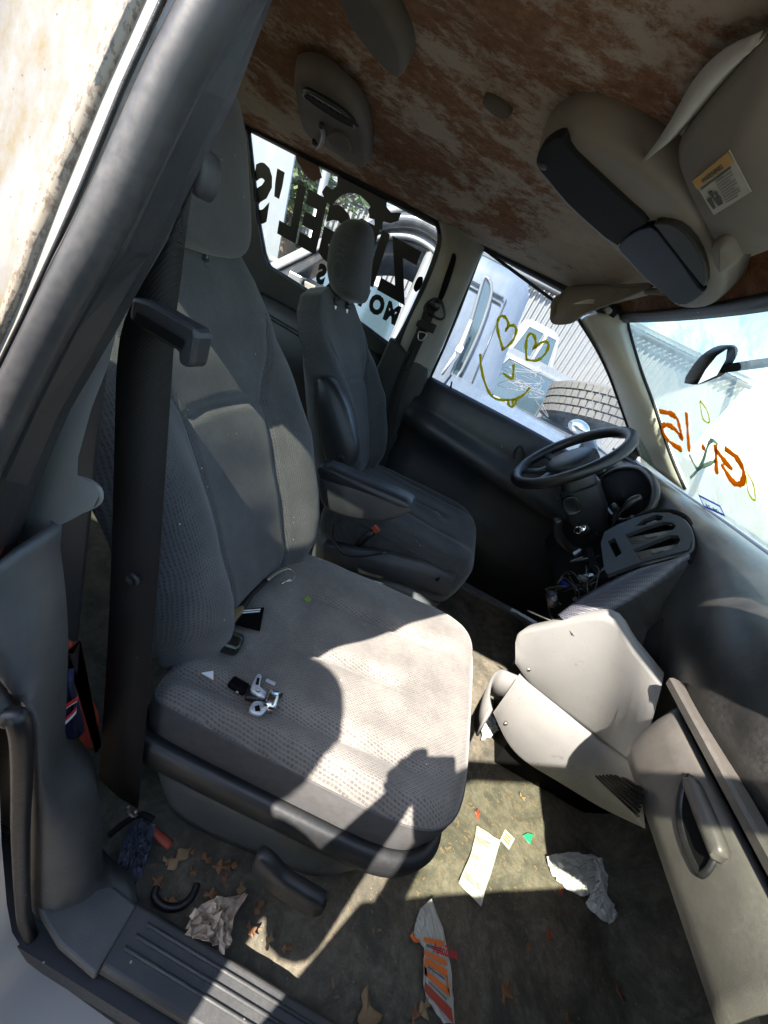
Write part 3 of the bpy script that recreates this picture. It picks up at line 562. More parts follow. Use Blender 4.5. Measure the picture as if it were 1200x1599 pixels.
mk('outer_skin', *bands([(-1.84, .90, .86), (-.2, .90, .86)], [(-1.84, .94, .45), (-.2, .94, .45)], [(-1.84, .90, -.15), (-.2, .90, -.15)]), 'white_body', SD)
mk('panel_ridge', *tube([(-1.1, .757, .80), (-.8, .745, .785), (-.5, .748, .77), (-.28, .757, .75)], .010, 8), 'dark_trim', SD)
# lettering reads from outside, so it is mirrored from in here
def decal(name, pts, mat, d=.0):
    q = [flatten(p, .004-d) for p in pts]; return mk(name, *prism(q, (0, .001, 0)), mat, SG, smooth=False)
def letters(s, x0, z0, size, gap, widths, offset, shear, slope, mat, wf):
    u = 0
    for ch in s:
        if ch != ' ':
            V, F = text2d(ch, size, offset, shear)
            wmin = min(v.x for v in V); wmax = max(v.x for v in V)
            Q = []
            for v in V:
                x = x0-(u+v.x-wmin)*wf; z = z0+v.y+slope*(x-x0); Q.append((x, side(z)+.003, z))
            mk('decal_letter', Q, F, mat, SG, smooth=False)
            u += (wmax-wmin)+gap
        else: u += size*.3
letters("ZIEGEL'S", -.235, 1.095, .245, .014, None, .013, 0.0, -.03, 'decal_black', .72)
letters('MOTORS', -.245, 1.000, .095, .010, None, .006, 0.0, -.02, 'decal_black', .86)
gc = V3((-0.5547,0.7266,1.2462)); g = []
for i in range(24*3):
    a = 2*math.pi*i/72; r = .160 if (i % 6) in (0, 1, 2) else .134
    g.append((math.cos(a)*r, math.sin(a)*r))
ring_o = [flatten((gc.x+x, 0, gc.z+z), .004) for x, z in g]; ring_i = [flatten((gc.x+math.cos(2*math.pi*i/72)*.100, 0, gc.z+math.sin(2*math.pi*i/72)*.100), .004) for i in range(72)]
V, F = bands(ring_o+[ring_o[0]], ring_i+[ring_i[0]])
half = [f for f in F if sum((V[i].z-gc.z) for i in f)/4 > .035]
mk('decal_gear', V, half, 'decal_black', SG, smooth=False, solid=.001)
decal('decal_wrench', [(-0.8557,0.6994,1.3895),(-0.8252,0.7015,1.3784),(-0.8105,0.7039,1.3658),(-0.7919,0.7012,1.3797),(-0.7868,0.6971,1.4013),(-0.7493,0.6975,1.3993),(-0.7424,0.7033,1.3690),(-0.7169,0.7085,1.3418),(-0.7464,0.7129,1.3182),(-0.7886,0.7113,1.3270),(-0.8335,0.7064,1.3528)], 'decal_reflection')
decal('decal_wrench', [(-0.4826,0.7005,1.3837),(-0.4466,0.7012,1.3800),(-0.4380,0.7064,1.3525),(-0.4137,0.7083,1.3426),(-0.3755,0.7056,1.3568),(-0.3760,0.7108,1.3294),(-0.4041,0.7142,1.3116),(-0.4534,0.7158,1.3030),(-0.4884,0.7173,1.2954),(-0.5053,0.7127,1.3195),(-0.4834,0.7071,1.3492)], 'decal_black')

# ================================================================ DRIVER'S DOOR
DD = thing('driver_door', 'dark driver door with painted smiley face and hearts on its window', 'door', (.45, .84, 0))
dwin = [(-0.0064,0.8038,0.8662),(-0.0080,0.7781,1.0018),(-0.0148,0.7507,1.1457),(-0.0263,0.7253,1.2796),(-0.0326,0.7079,1.3708),(0.0998,0.7112,1.3536),(0.2484,0.7150,1.3338),(0.4138,0.7193,1.3112),(0.5198,0.7286,1.2623),(0.6313,0.7406,1.1992),(0.7540,0.7564,1.1157),(0.8863,0.7737,1.0247),(0.9195,0.7845,0.9677),(0.8970,0.7956,0.9094),(0.7476,0.8029,0.8708),(0.5760,0.8050,0.8499),(0.2895,0.8050,0.8549)]
DG = mk('window_glass', dwin, [tuple(range(len(dwin)))], 'driver_glass', DD, smooth=False)
mk('window_gasket', *tube(off(dwin, (0, -.006, 0))+[V3(dwin[0])+Vector((0, -.006, 0))], .006, 8), 'black_plastic', DD)
sail = [(0.9372,0.7703,0.9847),(0.8819,0.7626,1.0250),(0.9056,0.7803,0.9321),(0.9115,0.7917,0.8720),(0.9577,0.7830,0.9178)]
mk('mirror_sail', *prism(sail, (0, .012, 0)), 'black_plastic', DD, smooth=False)
C8 = (640, 380, 3.333)
for pts in ([(0.2191,0.7536,1.1044),(0.1855,0.7482,1.1327),(0.1541,0.7421,1.1649),(0.1411,0.7367,1.1930),(0.1485,0.7337,1.2089),(0.1701,0.7343,1.2059),(0.1891,0.7376,1.1882),(0.1888,0.7420,1.1653)], [(0.1871,0.7407,1.1722),(0.1931,0.7373,1.1901),(0.2098,0.7359,1.1976),(0.2259,0.7381,1.1860),(0.2332,0.7440,1.1547),(0.2264,0.7499,1.1239),(0.2122,0.7542,1.1012)],
            [(0.3210,0.7521,1.1121),(0.2925,0.7447,1.1509),(0.2773,0.7387,1.1828),(0.2813,0.7354,1.1998),(0.3011,0.7362,1.1960),(0.3195,0.7401,1.1752),(0.3218,0.7444,1.1528)], [(0.3222,0.7433,1.1585),(0.3338,0.7381,1.1858),(0.3487,0.7356,1.1988),(0.3651,0.7368,1.1926),(0.3727,0.7428,1.1609),(0.3578,0.7495,1.1257),(0.3179,0.7522,1.1115)],
            [(0.2851,0.7593,1.0742),(0.3017,0.7642,1.0484),(0.3121,0.7692,1.0223),(0.2901,0.7689,1.0237),(0.2654,0.7684,1.0263)],
            [(0.1425,0.7636,1.0518),(0.1707,0.7715,1.0102),(0.2160,0.7806,0.9620),(0.2653,0.7872,0.9274),(0.3061,0.7880,0.9232),(0.3633,0.7824,0.9528),(0.3885,0.7761,0.9860),(0.3947,0.7686,1.0250)],
            [(0.3435,0.7843,0.9425),(0.3573,0.7876,0.9253),(0.3735,0.7882,0.9223),(0.3808,0.7847,0.9404),(0.3735,0.7807,0.9618),(0.3660,0.7832,0.9486),(0.3725,0.7865,0.9313)]):
    stroke('paint_line', off(pts, (0, -.003, 0)), .0052, 'olive_paint', DG, (0, 1, 0))
def ddprof(x):
    s = -.10*max(0, x)
    return [(.802, .862), (.79, .852), (.778, .835), (.772, .76+s*.5), (.768, .735+s), (.735, .715+s), (.722, .69+s), (.735, .66+s), (.765, .64+s), (.772, .55+s), (.765, .40), (.745, .33), (.76, .28), (.77, .05)]
xs = [-.03, .1, .25, .4, .55, .7, .85, 1.0, 1.15]
pr = [ddprof(x) for x in xs]
mk('door_panel', *bands(*[[(x, pr[i][k][0]-(.0 if k else 0), pr[i][k][1]-(.03*max(0, x-.5) if k < 3 else 0)) for i, x in enumerate(xs)] for k in range(14)]), 'dark_trim', DD, solid=.02, soff=1)
HB = mk('handle_bezel', *puff(smoothpoly([(0.4593,0.7650,0.7634),(0.4815,0.7650,0.8152),(0.5432,0.7650,0.8092),(0.5978,0.7650,0.7655),(0.5810,0.7650,0.7113),(0.5113,0.7650,0.7069)], 3), (0, -1, 0), [(0, -.01), (0, .004), (.006, .006), (.01, -.002)]), 'black_plastic', DD)
mk('door_lever', *tube(catmull([(0.5022,0.7550,0.7358),(0.4873,0.7550,0.7747),(0.5009,0.7550,0.7987),(0.5319,0.7550,0.7657)], 4), .006, 8), 'dark_trim', HB)
mk('lock_pin', *tube([(0.0974,0.7856,0.8728), (0.0894,0.7804,0.8997)], .004, 8), 'black_plastic', DD)
mk('speaker_ring', *puff([(.30+.10*math.cos(a), .772, .30+.10*math.sin(a)) for a in (2*math.pi*i/32 for i in range(32))], (0, -1, 0), [(0, 0), (.002, .014), (.012, .014), (.02, .004)]), 'black_plastic', DD)
mk('outer_skin', *bands([(-.06, .90, .86), (1.0, .92, .83)], [(-.06, .95, .45), (1.0, .95, .45)], [(-.06, .91, -.15), (1.0, .92, -.15)]), 'white_body', DD)
mx = V3((0.7928,1.0200,0.8781))
MR = mk('wing_mirror', *loft([[mx+Vector((dx, .10*math.cos(a)*k, .075*math.sin(a)*k)) for a in (2*math.pi*i/16 for i in range(16))] for dx, k in ((-.03, .92), (-.02, 1), (.02, .95), (.06, .7), (.08, .3))]), 'black_plastic', DD)
mk('mirror_glass', [mx+Vector((-.032, .09*math.cos(a), .066*math.sin(a))) for a in (2*math.pi*i/20 for i in range(20))], [tuple(range(20))], 'chrome', MR, smooth=False)

# ================================================================ OPEN PASSENGER DOOR (beside and behind the viewer; it shades the seat)
PD = thing('passenger_door', 'open white passenger door swung outward beside the front seat', 'door', (1.02, -.93, 0))
ang = math.radians(25); du = Vector((-math.cos(ang), -math.sin(ang), 0)); dn = Vector((math.sin(ang), -math.cos(ang), 0)); H0 = Vector((1.02, -.93, 0))
def dp(u, z, k=0): 
    tilt = -.17*max(0, z-.86); return H0+du*u+dn*(k+tilt)+Vector((0, 0, z))
fr = [(.02, .86), (.04, .92), (.36, 1.30), (.46, 1.36), (.60, 1.385), (.97, 1.385), (1.01, 1.35), (1.0, .86)]
gl = [(.10, .87), (.40, 1.27), (.48, 1.32), (.60, 1.34), (.945, 1.34), (.97, 1.32), (.955, .87)]
mk('door_frame', *holed([dp(*p) for p in fr], [[dp(*p) for p in gl]]), 'white_body', PD, smooth=False, solid=.035)
mk('window_glass', [dp(*p) for p in gl], [tuple(range(len(gl)))], 'door_glass', PD, smooth=False)
mk('door_skin', *loft([[dp(.0, -.12, .06), dp(1.0, -.12, .06), dp(1.02, .45, .09), dp(1.0, .862, .04), dp(.0, .862, .04), dp(0, .45, .09)], [dp(.0, -.12, -.05), dp(1.0, -.12, -.05), dp(1.02, .45, -.06), dp(1.0, .862, -.03), dp(.0, .862, -.03), dp(0, .45, -.06)]]), 'white_body', PD, smooth=False, bev=.01)
mk('door_lining', *loft([[dp(.05, -.05, -.06), dp(.95, -.05, -.06), dp(.97, .84, -.06), dp(.05, .84, -.06)], [dp(.05, -.05, -.09), dp(.95, -.05, -.09), dp(.97, .84, -.075), dp(.05, .84, -.075)]]), 'dark_trim', PD, smooth=False, bev=.01)
# ================================================================ DASHBOARD
DB = thing('dashboard', 'dark dusty dashboard with glovebox, grey lower bins and a radio opening torn out', 'dashboard', (.85, 0, .5))
def lerp(a, b, t): return a+(b-a)*t
def sst(a, b, x): t = max(0, min(1, (x-a)/(b-a))); return t*t*(3-2*t)
def dashprof(y):
    t = sst(-.50, .0, y)
    pas = [(wsx(y, .972)-.012, .966), (.93, .966), (.84, .958), (.775, .935), (.735, .895), (.715, .845), (.712, .80), (.722, .770), (.735, .752), (.775, .70), (.80, .60)]
    drv = [(wsx(y, .972)-.012, .966), (.95, .968), (.91, .968), (.875, .962), (.852, .94), (.845, .88), (.84, .82), (.84, .78), (.845, .75), (.86, .70), (.88, .60)]
    e = .02*sst(.5, .78, abs(y))
    return [(lerp(a[0], b[0], t)+e, lerp(a[1], b[1], t)) for a, b in zip(pas, drv)]
ys = [-.80+.04*i for i in range(41)]
pd_ = [dashprof(y) for y in ys]
mk('dash_pad', *bands(*[[(pd_[i][k][0], y, pd_[i][k][1]) for i, y in enumerate(ys)] for k in range(11)]), 'dash_pad', DB, sub=1)
mk('dash_end_cap', [(pd_[0][k][0], -.80, pd_[0][k][1]) for k in range(11)]+[(1.2, -.80, .60)], [tuple(range(12))], 'charcoal_panel', DB, smooth=False)
mk('under_dash', *loft([[(.80, -.79, .60), (1.28, -.79, .60), (1.28, -.79, .90), (.80, -.79, .76)], [(.80, -.2, .60), (1.28, -.2, .60), (1.28, -.2, .90), (.80, -.2, .76)]]), 'black_plastic', DB, smooth=False)
# ridge above the glovebox
ry = [-.80+.03*i for i in range(13)]
mk('dash_rail', *bands(*[[(x+.004*math.sin(3*y), y, z) for y in ry] for x, z in ((.735, .766), (.716, .765), (.713, .762), (.716, .751), (.735, .748))]), 'glove_panel', DB, smooth=False, solid=.003)
gy = [-.80+.02*i for i in range(19)]
def glx(y, z): return .722+.018*((z-.68)/.07)**2*.6+.05*sst(-.52, -.43, y)**2
gz = [.735, .728, .70, .67, .64, .618, .608]
GB = mk('glovebox_door', *bands(*[[(glx(y, z)-(.012 if 0 < k < 6 else 0), y-.0*k, z) for y in gy] for k, z in enumerate(gz)]), 'glove_panel', DB, solid=.004)
mk('glovebox_underside', *bands([(glx(y, .608)+.0, y, .607) for y in gy], [(1.0, y, .60) for y in gy]), 'black_plastic', DB)
rec = smoothpoly([(0.7095,-0.5849,0.7162),(0.7095,-0.5902,0.6987),(0.7095,-0.6168,0.6760),(0.7095,-0.6481,0.6670),(0.7095,-0.6787,0.6670),(0.7095,-0.6929,0.6726),(0.7095,-0.6907,0.6908),(0.7095,-0.6760,0.7140),(0.7095,-0.6661,0.7168),(0.7095,-0.5934,0.7205)], 3)
mk('handle_recess', *puff(rec, (-1, 0, 0), [(0, -.006), (0, .004), (.004, .006), (.009, .002), (.013, -.004)]), 'black_plastic', GB)
mk('recess_shade', *prism(inset(rec, (-1, 0, 0), .006), (-.002, 0, 0)), 'black_void', GB, smooth=False)  # dark sheet laid in the handle recess to paint its shade
bar = smoothpoly([(0.7005,-0.5995,0.7087),(0.7005,-0.5953,0.7206),(0.7005,-0.6044,0.7266),(0.7005,-0.6789,0.7223),(0.7005,-0.6848,0.7126),(0.7005,-0.6865,0.7038),(0.7005,-0.6722,0.7032)], 2)
mk('glovebox_handle', *puff(bar, (-1, 0, 0), [(0, -.012), (0, .002), (.003, .005)]), 'glove_panel', GB)
# grey bins between the seats, below the radio
ua = catmull([(0.5855,-0.2000,0.5174),(0.5788,-0.2000,0.5451)]+[(0.5987,-0.2150,0.5943)]+[(0.6649,-0.2600,0.7275)]+[(0.7102,-0.3300,0.7250)]+[(0.7420,-0.4016,0.7239)], 4)
ub = catmull([(0.6259,-0.2000,0.4539),(0.6912,-0.2000,0.4205)]+[(0.7497,-0.2150,0.4181)]+[(0.8116,-0.2600,0.4351)]+[(0.8388,-0.3300,0.4770)]+[(0.7420,-0.5041,0.6109)], 4)
um = [a.lerp(b, .5)+Vector((-.002, -.006, 0)) for a, b in zip(ua, ub)]
mk('upper_bin', *bands([p+Vector((.03, .05, -.004)) for p in ua], ua, [a.lerp(b, .05)+Vector((-.002, -.005, 0)) for a, b in zip(ua, ub)], um, [a.lerp(b, .96)+Vector((-.002, -.005, 0)) for a, b in zip(ua, ub)], ub, [p+Vector((.03, .05, .002)) for p in ub]), 'grey_bin', DB)
la = catmull([(0.6501,-0.2050,0.4213),(0.6979,-0.2050,0.4183)]+[(0.7584,-0.2200,0.4152)]+[(0.8217,-0.2650,0.4318)]+[(0.8485,-0.3350,0.4728)]+[(0.7350,-0.5238,0.6163)], 4)
lb = catmull([(0.6687,-0.2050,0.2708),(0.7589,-0.2050,0.1983)]+[(0.8220,-0.2200,0.1826)]+[(0.8876,-0.2650,0.2262)]+[(0.9439,-0.3350,0.2994)]+[(0.7350,-0.5912,0.5943)], 4)
lm = [a.lerp(b, .5)+Vector((-.004, -.012, 0)) for a, b in zip(la, lb)]
LB = mk('lower_bin', *bands([p+Vector((.03, .06, 0)) for p in la], la, [a.lerp(b, .04)+Vector((-.004, -.010, 0)) for a, b in zip(la, lb)], lm, [a.lerp(b, .95)+Vector((-.003, -.009, 0)) for a, b in zip(la, lb)], lb, [p+Vector((.04, .06, .01)) for p in lb]), 'grey_bin', DB)
# heater grille in the lower bin
for k in range(7):
    f0 = k/6
    a0 = V3((0.8609,-0.3450,0.4014)).lerp(V3((0.8628,-0.3700,0.4621)), f0); b0_ = V3((0.7000,-0.5932,0.6212)).lerp(V3((0.7000,-0.5645,0.6422)), f0)
    mk('grille_slot', *tube([a0+Vector((-.004, -.012, 0)), b0_+Vector((-.004, -.012, 0))], .0028, 6), 'black_void', LB)
# open cup holder at the rear end of the lower bin
cupa = catmull([(0.6800,-0.1709,0.4000),(0.6499,-0.1767,0.4000),(0.6160,-0.1850,0.4000),(0.5900,-0.2296,0.4000),(0.5787,-0.2934,0.4000),(0.5857,-0.3331,0.4000)], 4); cupb = [p+Vector((.02, .0, -.10)) for p in cupa]
mk('cup_holder', *bands(cupa, cupb), 'grey_bin', DB, solid=.006)
# black block painting the shade of the hollow behind bins and torn-out radio
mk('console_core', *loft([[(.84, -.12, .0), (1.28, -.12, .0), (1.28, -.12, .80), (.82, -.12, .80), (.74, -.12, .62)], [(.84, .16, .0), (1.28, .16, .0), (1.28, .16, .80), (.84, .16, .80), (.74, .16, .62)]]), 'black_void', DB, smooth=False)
# --- vent bezel
CB = (780, 640, 3.75)
bz = [(0.7197,0.0856,0.7930),(0.7457,0.1076,0.8262),(0.7767,0.1215,0.8635),(0.8060,0.1253,0.8969),(0.8309,0.1062,0.9214),(0.8443,0.0674,0.9293),(0.8461,0.0173,0.9223),(0.8405,-0.0315,0.9071),(0.8296,-0.0649,0.8888),(0.8024,-0.0684,0.8577),(0.7571,-0.0763,0.8055),(0.7224,-0.0899,0.7641),(0.7088,-0.0964,0.7477),(0.7052,-0.0780,0.7470),(0.7097,0.0376,0.7730)]
NB = Vector((-.74, -.12, .66)).normalized()
holes = [[(0.7714,0.0792,0.8498),(0.7888,0.1036,0.8737),(0.8096,0.1115,0.8985),(0.8191,0.0973,0.9065),(0.8135,0.0787,0.8969),(0.7929,0.0728,0.8728)],
         [(0.7516,0.0504,0.8224),(0.7865,0.0662,0.8644),(0.8145,0.0712,0.8966),(0.8271,0.0588,0.9085),(0.8297,0.0389,0.9079),(0.8185,0.0178,0.8915),(0.7564,-0.0024,0.8182)],
         [(0.7560,-0.0193,0.8146),(0.7874,-0.0038,0.8526),(0.8147,0.0071,0.8853),(0.8255,-0.0006,0.8960),(0.8257,-0.0224,0.8922),(0.8154,-0.0455,0.8765),(0.7611,-0.0683,0.8115)],
         [(0.7213,0.0385,0.7863),(0.7338,0.0486,0.8021),(0.7377,-0.0250,0.7931),(0.7273,-0.0374,0.7791)]]
BZO = mk('vent_bezel', *holed(bz, holes), 'dark_trim', DB, smooth=False, solid=.012, soff=-1)
mk('bezel_rim', *tube(catmull(off(bz[1:11], NB*.002), 3), .006, 8), 'black_plastic', DB)
mk('bezel_channel', *tube(catmull([(0.7878,0.1492,0.8627),(0.8185,0.1589,0.8989),(0.8467,0.1387,0.9269),(0.8609,0.0945,0.9347),(0.8623,0.0391,0.9263),(0.8552,-0.0209,0.9074),(0.8422,-0.0622,0.8853),(0.8314,-0.0828,0.8695)], 3), .011, 8), 'black_void', DB)
mk('bezel_back', [V3(p)-NB*.03 for p in bz], [tuple(range(len(bz)))], 'black_void', DB, smooth=False)
for hi, hp in enumerate(holes[:3]):
    hp = [V3(p) for p in hp]; n_ = 6
    if hi == 0: A, B, Cc, D = hp[0], hp[1], hp[5], hp[3]
    a0, a1, b0_, b1 = (hp[0], hp[-1], hp[4 if hi else 3], hp[5 if hi else 4])
    for k in range(n_):
        f = (k+.5)/n_; p, q = a0.lerp(a1, f), b0_.lerp(b1, f)
        mk('vent_slat', *tube([p+NB*.0005, q+NB*.0005], .0026, 6), 'glove_panel', BZO)
    c = (a0+a1+b0_+b1)/4
    M_ = frame(NB, (b0_-a0)); mk('vent_tab', *box(c+NB*.004, (.011, .028, .012), M_), 'glove_panel', BZO, smooth=False, bev=.002)
sa = catmull([(0.8273,-0.0730,0.8909),(0.7978,-0.0811,0.8563),(0.7533,-0.0859,0.8055),(0.7047,-0.1139,0.7460),(0.6606,-0.1501,0.6899),(0.6219,-0.1963,0.6381)], 5)
sb = catmull([(0.8358,-0.0819,0.8745),(0.8078,-0.1120,0.8376),(0.7750,-0.1432,0.7952),(0.7275,-0.1825,0.7348),(0.6859,-0.2161,0.6821),(0.6500,-0.2434,0.6368)], 5)
sm = [a.lerp(b, .5)+NB*.016 for a, b in zip(sa, sb)]
mk('textured_strip', *bands([p-NB*.012 for p in sa], sa, [a.lerp(b, .2)+NB*.010 for a, b in zip(sa, sb)], sm, [a.lerp(b, .85)+NB*.008 for a, b in zip(sa, sb)], sb, [p-NB*.02 for p in sb]), 'dot_texture', DB)
mk('strip_skirt', *bands(sb, [p+Vector((.05, -.004, -.012)) for p in sb], [p+Vector((.16, -.01, .02)) for p in sb]), 'dash_pad', DB)
bo = catmull(bz[0:10], 3); mk('bezel_shroud', *bands([p-NB*.004 for p in bo], [p-NB*.02+Vector((.012, -.004, .008)) for p in bo], [p+Vector((.10, -.02, -.04)) for p in bo]), 'dash_pad', DB)
# loose wires, brackets and a hanging trim bezel in the radio opening
rc = V3((0.6931,-0.0712,0.6891))
for i in range(20):
    p = rc+Vector((random.uniform(-.07, .05), random.uniform(-.06, .09), random.uniform(-.09, .06)))
    pts = [p+Vector((random.uniform(-.035, .035), random.uniform(-.04, .04), random.uniform(-.05, .04))) for _ in range(4)]
    mk('loose_wire', *tube(catmull(pts, 5), random.choice((.0014, .002, .0028)), 6), 'black_plastic', DB)
rb = [(0.6842,0.0545,0.7400),(0.6964,0.0554,0.7538),(0.7005,-0.0248,0.7438),(0.7134,-0.0804,0.7481),(0.7075,-0.0875,0.7402),(0.6788,-0.0737,0.7106),(0.6826,-0.0584,0.7176),(0.6933,-0.0637,0.7286),(0.6872,-0.0324,0.7275)]
mk('radio_bracket', *prism(rb, NB*-.02), 'gloss_black', DB, smooth=False, bev=.002)
mk('radio_bracket', *prism([(0.6590,0.0395,0.7166),(0.6718,0.0507,0.7330),(0.6743,0.0410,0.7340),(0.6614,0.0260,0.7168)], NB*-.01), 'steel', DB, smooth=False)
mk('radio_bracket', *prism([(0.6722,-0.0651,0.7123),(0.6860,-0.0651,0.7278),(0.6880,-0.0749,0.7283),(0.6727,-0.0790,0.7104)], NB*-.01), 'steel', DB, smooth=False)
kn = V3((0.6259,-0.1405,0.6315)); mk('control_knob', *tube([kn, kn+NB*.03], .014, 14), 'black_plastic', DB)

# --- instrument hood (gauges removed)
co = catmull([(0.8350,0.6473,0.8317),(0.8350,0.6361,0.8795),(0.8350,0.5672,0.9292),(0.8350,0.4540,0.9661),(0.8350,0.3500,0.9667),(0.8350,0.2729,0.9491),(0.8350,0.2254,0.9167),(0.8350,0.2180,0.8839),(0.8350,0.2401,0.8460),(0.8350,0.3166,0.8004),(0.8350,0.4752,0.7944)], 4, True)
mk('gauge_hood', *tube(co, .012, 10, closed=True), 'dash_pad', DB)
mk('gauge_void', *puff(inset(co, (-1, 0, 0), .006), (-1, 0, 0), [(0, .004), (.012, .0015)]), 'black_void', DB)  # raised black disc painting the shade of the empty gauge opening
gk = V3((0.8250,0.2271,0.8430)); mk('gauge_screw', *tube([gk, gk+Vector((-.012, 0, 0))], .012, 12), 'charcoal_panel', DB)
vc = smoothpoly([(0.8450,0.8149,0.8539),(0.8450,0.7582,0.8943),(0.8450,0.7001,0.9083),(0.8450,0.6787,0.8942),(0.8450,0.7223,0.8581),(0.8450,0.7592,0.8365)], 3)
mk('side_vent', *puff(vc, (-1, 0, 0), [(0, -.01), (0, .003), (.004, .004), (.006, -.002)]), 'black_plastic', DB)
for k in range(3):
    a = V3((0.8380,0.7787,0.8685)).lerp(V3((0.8380,0.7059,0.9015)), k/2); mk('side_vent_slat', *tube([a, a+Vector((0, -.004, -.028))], .003, 6), 'cream_trim', DB)
mk('knee_panel', *loft([[(.845, .16, .78), (.84, .16, .45), (1.1, .16, .40), (1.2, .16, .78)], [(.845, .78, .78), (.84, .78, .45), (1.1, .78, .40), (1.2, .78, .78)]]), 'black_plastic', DB, smooth=False, bev=.02)

for q in ((0.6324,-0.2060,0.5344), (0.6589,-0.2060,0.4604), (0.7180,-0.5202,0.6397), (0.7072,-0.2220,0.2733)):
    q = V3(q); mk('trim_screw', *puff([q+Vector((.005*math.cos(a), 0, .005*math.sin(a))) for a in (2*math.pi*i/12 for i in range(12))], (-.2, -1, 0), [(0, -.004), (0, .002), (.002, .003)]), 'steel', DB)
for i in range(5):
    q = rc+Vector((random.uniform(-.05, .03), random.uniform(-.07, .03), random.uniform(-.06, .04))); mk('wire_plug', *box(q, (.022, .014, .012), Matrix.Rotation(random.uniform(0, 3), 3, 'Z')), ('charcoal_panel', 'black_plastic', 'pillar_trim', 'black_plastic', 'blue_print')[i], DB, smooth=False, bev=.002)
# ================================================================ STEERING WHEEL AND COLUMN
SWC = Vector((0.5940,0.3900,0.8992)); SWN = Vector((-.80, 0, .60)).normalized(); WU = Vector((.60, 0, .80)); WL = Vector((0, 1, 0))
ST = thing('steering_wheel', 'black steering wheel seen nearly edge-on in front of the driver seat', 'steering wheel', tuple(SWC))
def wp(a, r, h=0.0): return SWC+(WL*math.cos(a)+WU*math.sin(a))*r+SWN*h
mk('rim', *tube([wp(2*math.pi*i/64, .190) for i in range(64)], .0190, 14, closed=True), 'black_plastic', ST)
hub = [wp(2*math.pi*i/32, 1.0) - SWC for i in range(32)]
mk('hub', *loft([[SWC+SWN*h+Vector(d)*r*(1 if abs(d.z) < 9 else 1) for d in hub] for r, h in ((.075, -.055), (.088, -.03), (.086, -.008), (.07, .004), (.035, .009), (.004, .010))]), 'dark_trim', ST)
for a in (math.radians(200), math.radians(-20), math.radians(245), math.radians(-65)):
    mk('spoke', *tube([wp(a, .06, -.02), wp(a, .12, -.022), wp(a, .182, -.006)], [.024, .017, .014], 10, flat=(SWN, .5)), 'dark_trim', ST)
SC = thing('steering_column', 'black steering column shroud with ignition lock and shift lever below the wheel', 'steering column', tuple(SWC-SWN*.2))
def colsec(h, wy, wz, up=0.0):
    return [SWC-SWN*h+WU*up+WL*wy*math.copysign(abs(math.cos(a))**.55, math.cos(a))+WU*wz*math.copysign(abs(math.sin(a))**.55, math.sin(a)) for a in (2*math.pi*i/24 for i in range(24))]
mk('shroud', *loft([colsec(.045, .055, .05), colsec(.06, .062, .056), colsec(.10, .062, .058, -.004), colsec(.105, .072, .066, -.006), colsec(.20, .075, .07, -.012), colsec(.23, .07, .062, -.014), colsec(.30, .05, .045, -.01)]), 'dark_trim', SC, auto=35)
mk('shroud_switch', *puff(smoothpoly([(0.6355,0.3030,0.7748),(0.6588,0.3030,0.8065),(0.6945,0.3030,0.7881),(0.7115,0.3030,0.7689),(0.6867,0.3030,0.7390),(0.6677,0.3030,0.7425)], 2), (0, -1, 0), [(0, -.012), (0, .004), (.003, .006), (.008, .002)]), 'black_plastic', SC)
ig = V3((0.7454,0.2850,0.7259)); ia = Vector((-.55, -.75, .30)).normalized()
mk('ignition_lock', *tube([ig-ia*.05, ig+ia*.004], .020, 18), 'black_plastic', SC)
mk('lock_cylinder', *tube([ig, ig+ia*.016, ig+ia*.018], [.012, .012, .009], 16), 'chrome', SC)
mk('key_ring', *tube([ig+ia*.012+Vector((-.010, -.004, -.012))+Vector((math.cos(a)*.012, 0, math.sin(a)*.012)) for a in (2*math.pi*i/20 for i in range(20))], .0014, 6, closed=True), 'chrome', SC)
mk('lower_shroud', *tube(catmull([(0.6603,0.3000,0.7093),(0.6963,0.3000,0.6618),(0.7492,0.3000,0.6394),(0.8023,0.3000,0.6411)], 4), [.016]*13, 8), 'black_plastic', SC)
mk('shift_lever', *tube(catmull([(0.8111,0.2600,0.7488),(0.7957,0.2600,0.8192),(0.7948,0.2600,0.8604),(0.8010,0.2600,0.8914),(0.8130,0.2600,0.9105)], 4), [.004]*6+[.005, .007, .010, .0125, .014, .014, .014, .0135, .013, .012, .009], 10), 'black_plastic', SC)
mk('lever_boot', *tube(catmull([(0.7666,0.2800,0.8415),(0.7905,0.2800,0.8347),(0.8042,0.2800,0.8000)], 4), .012, 8), 'black_plastic', SC)

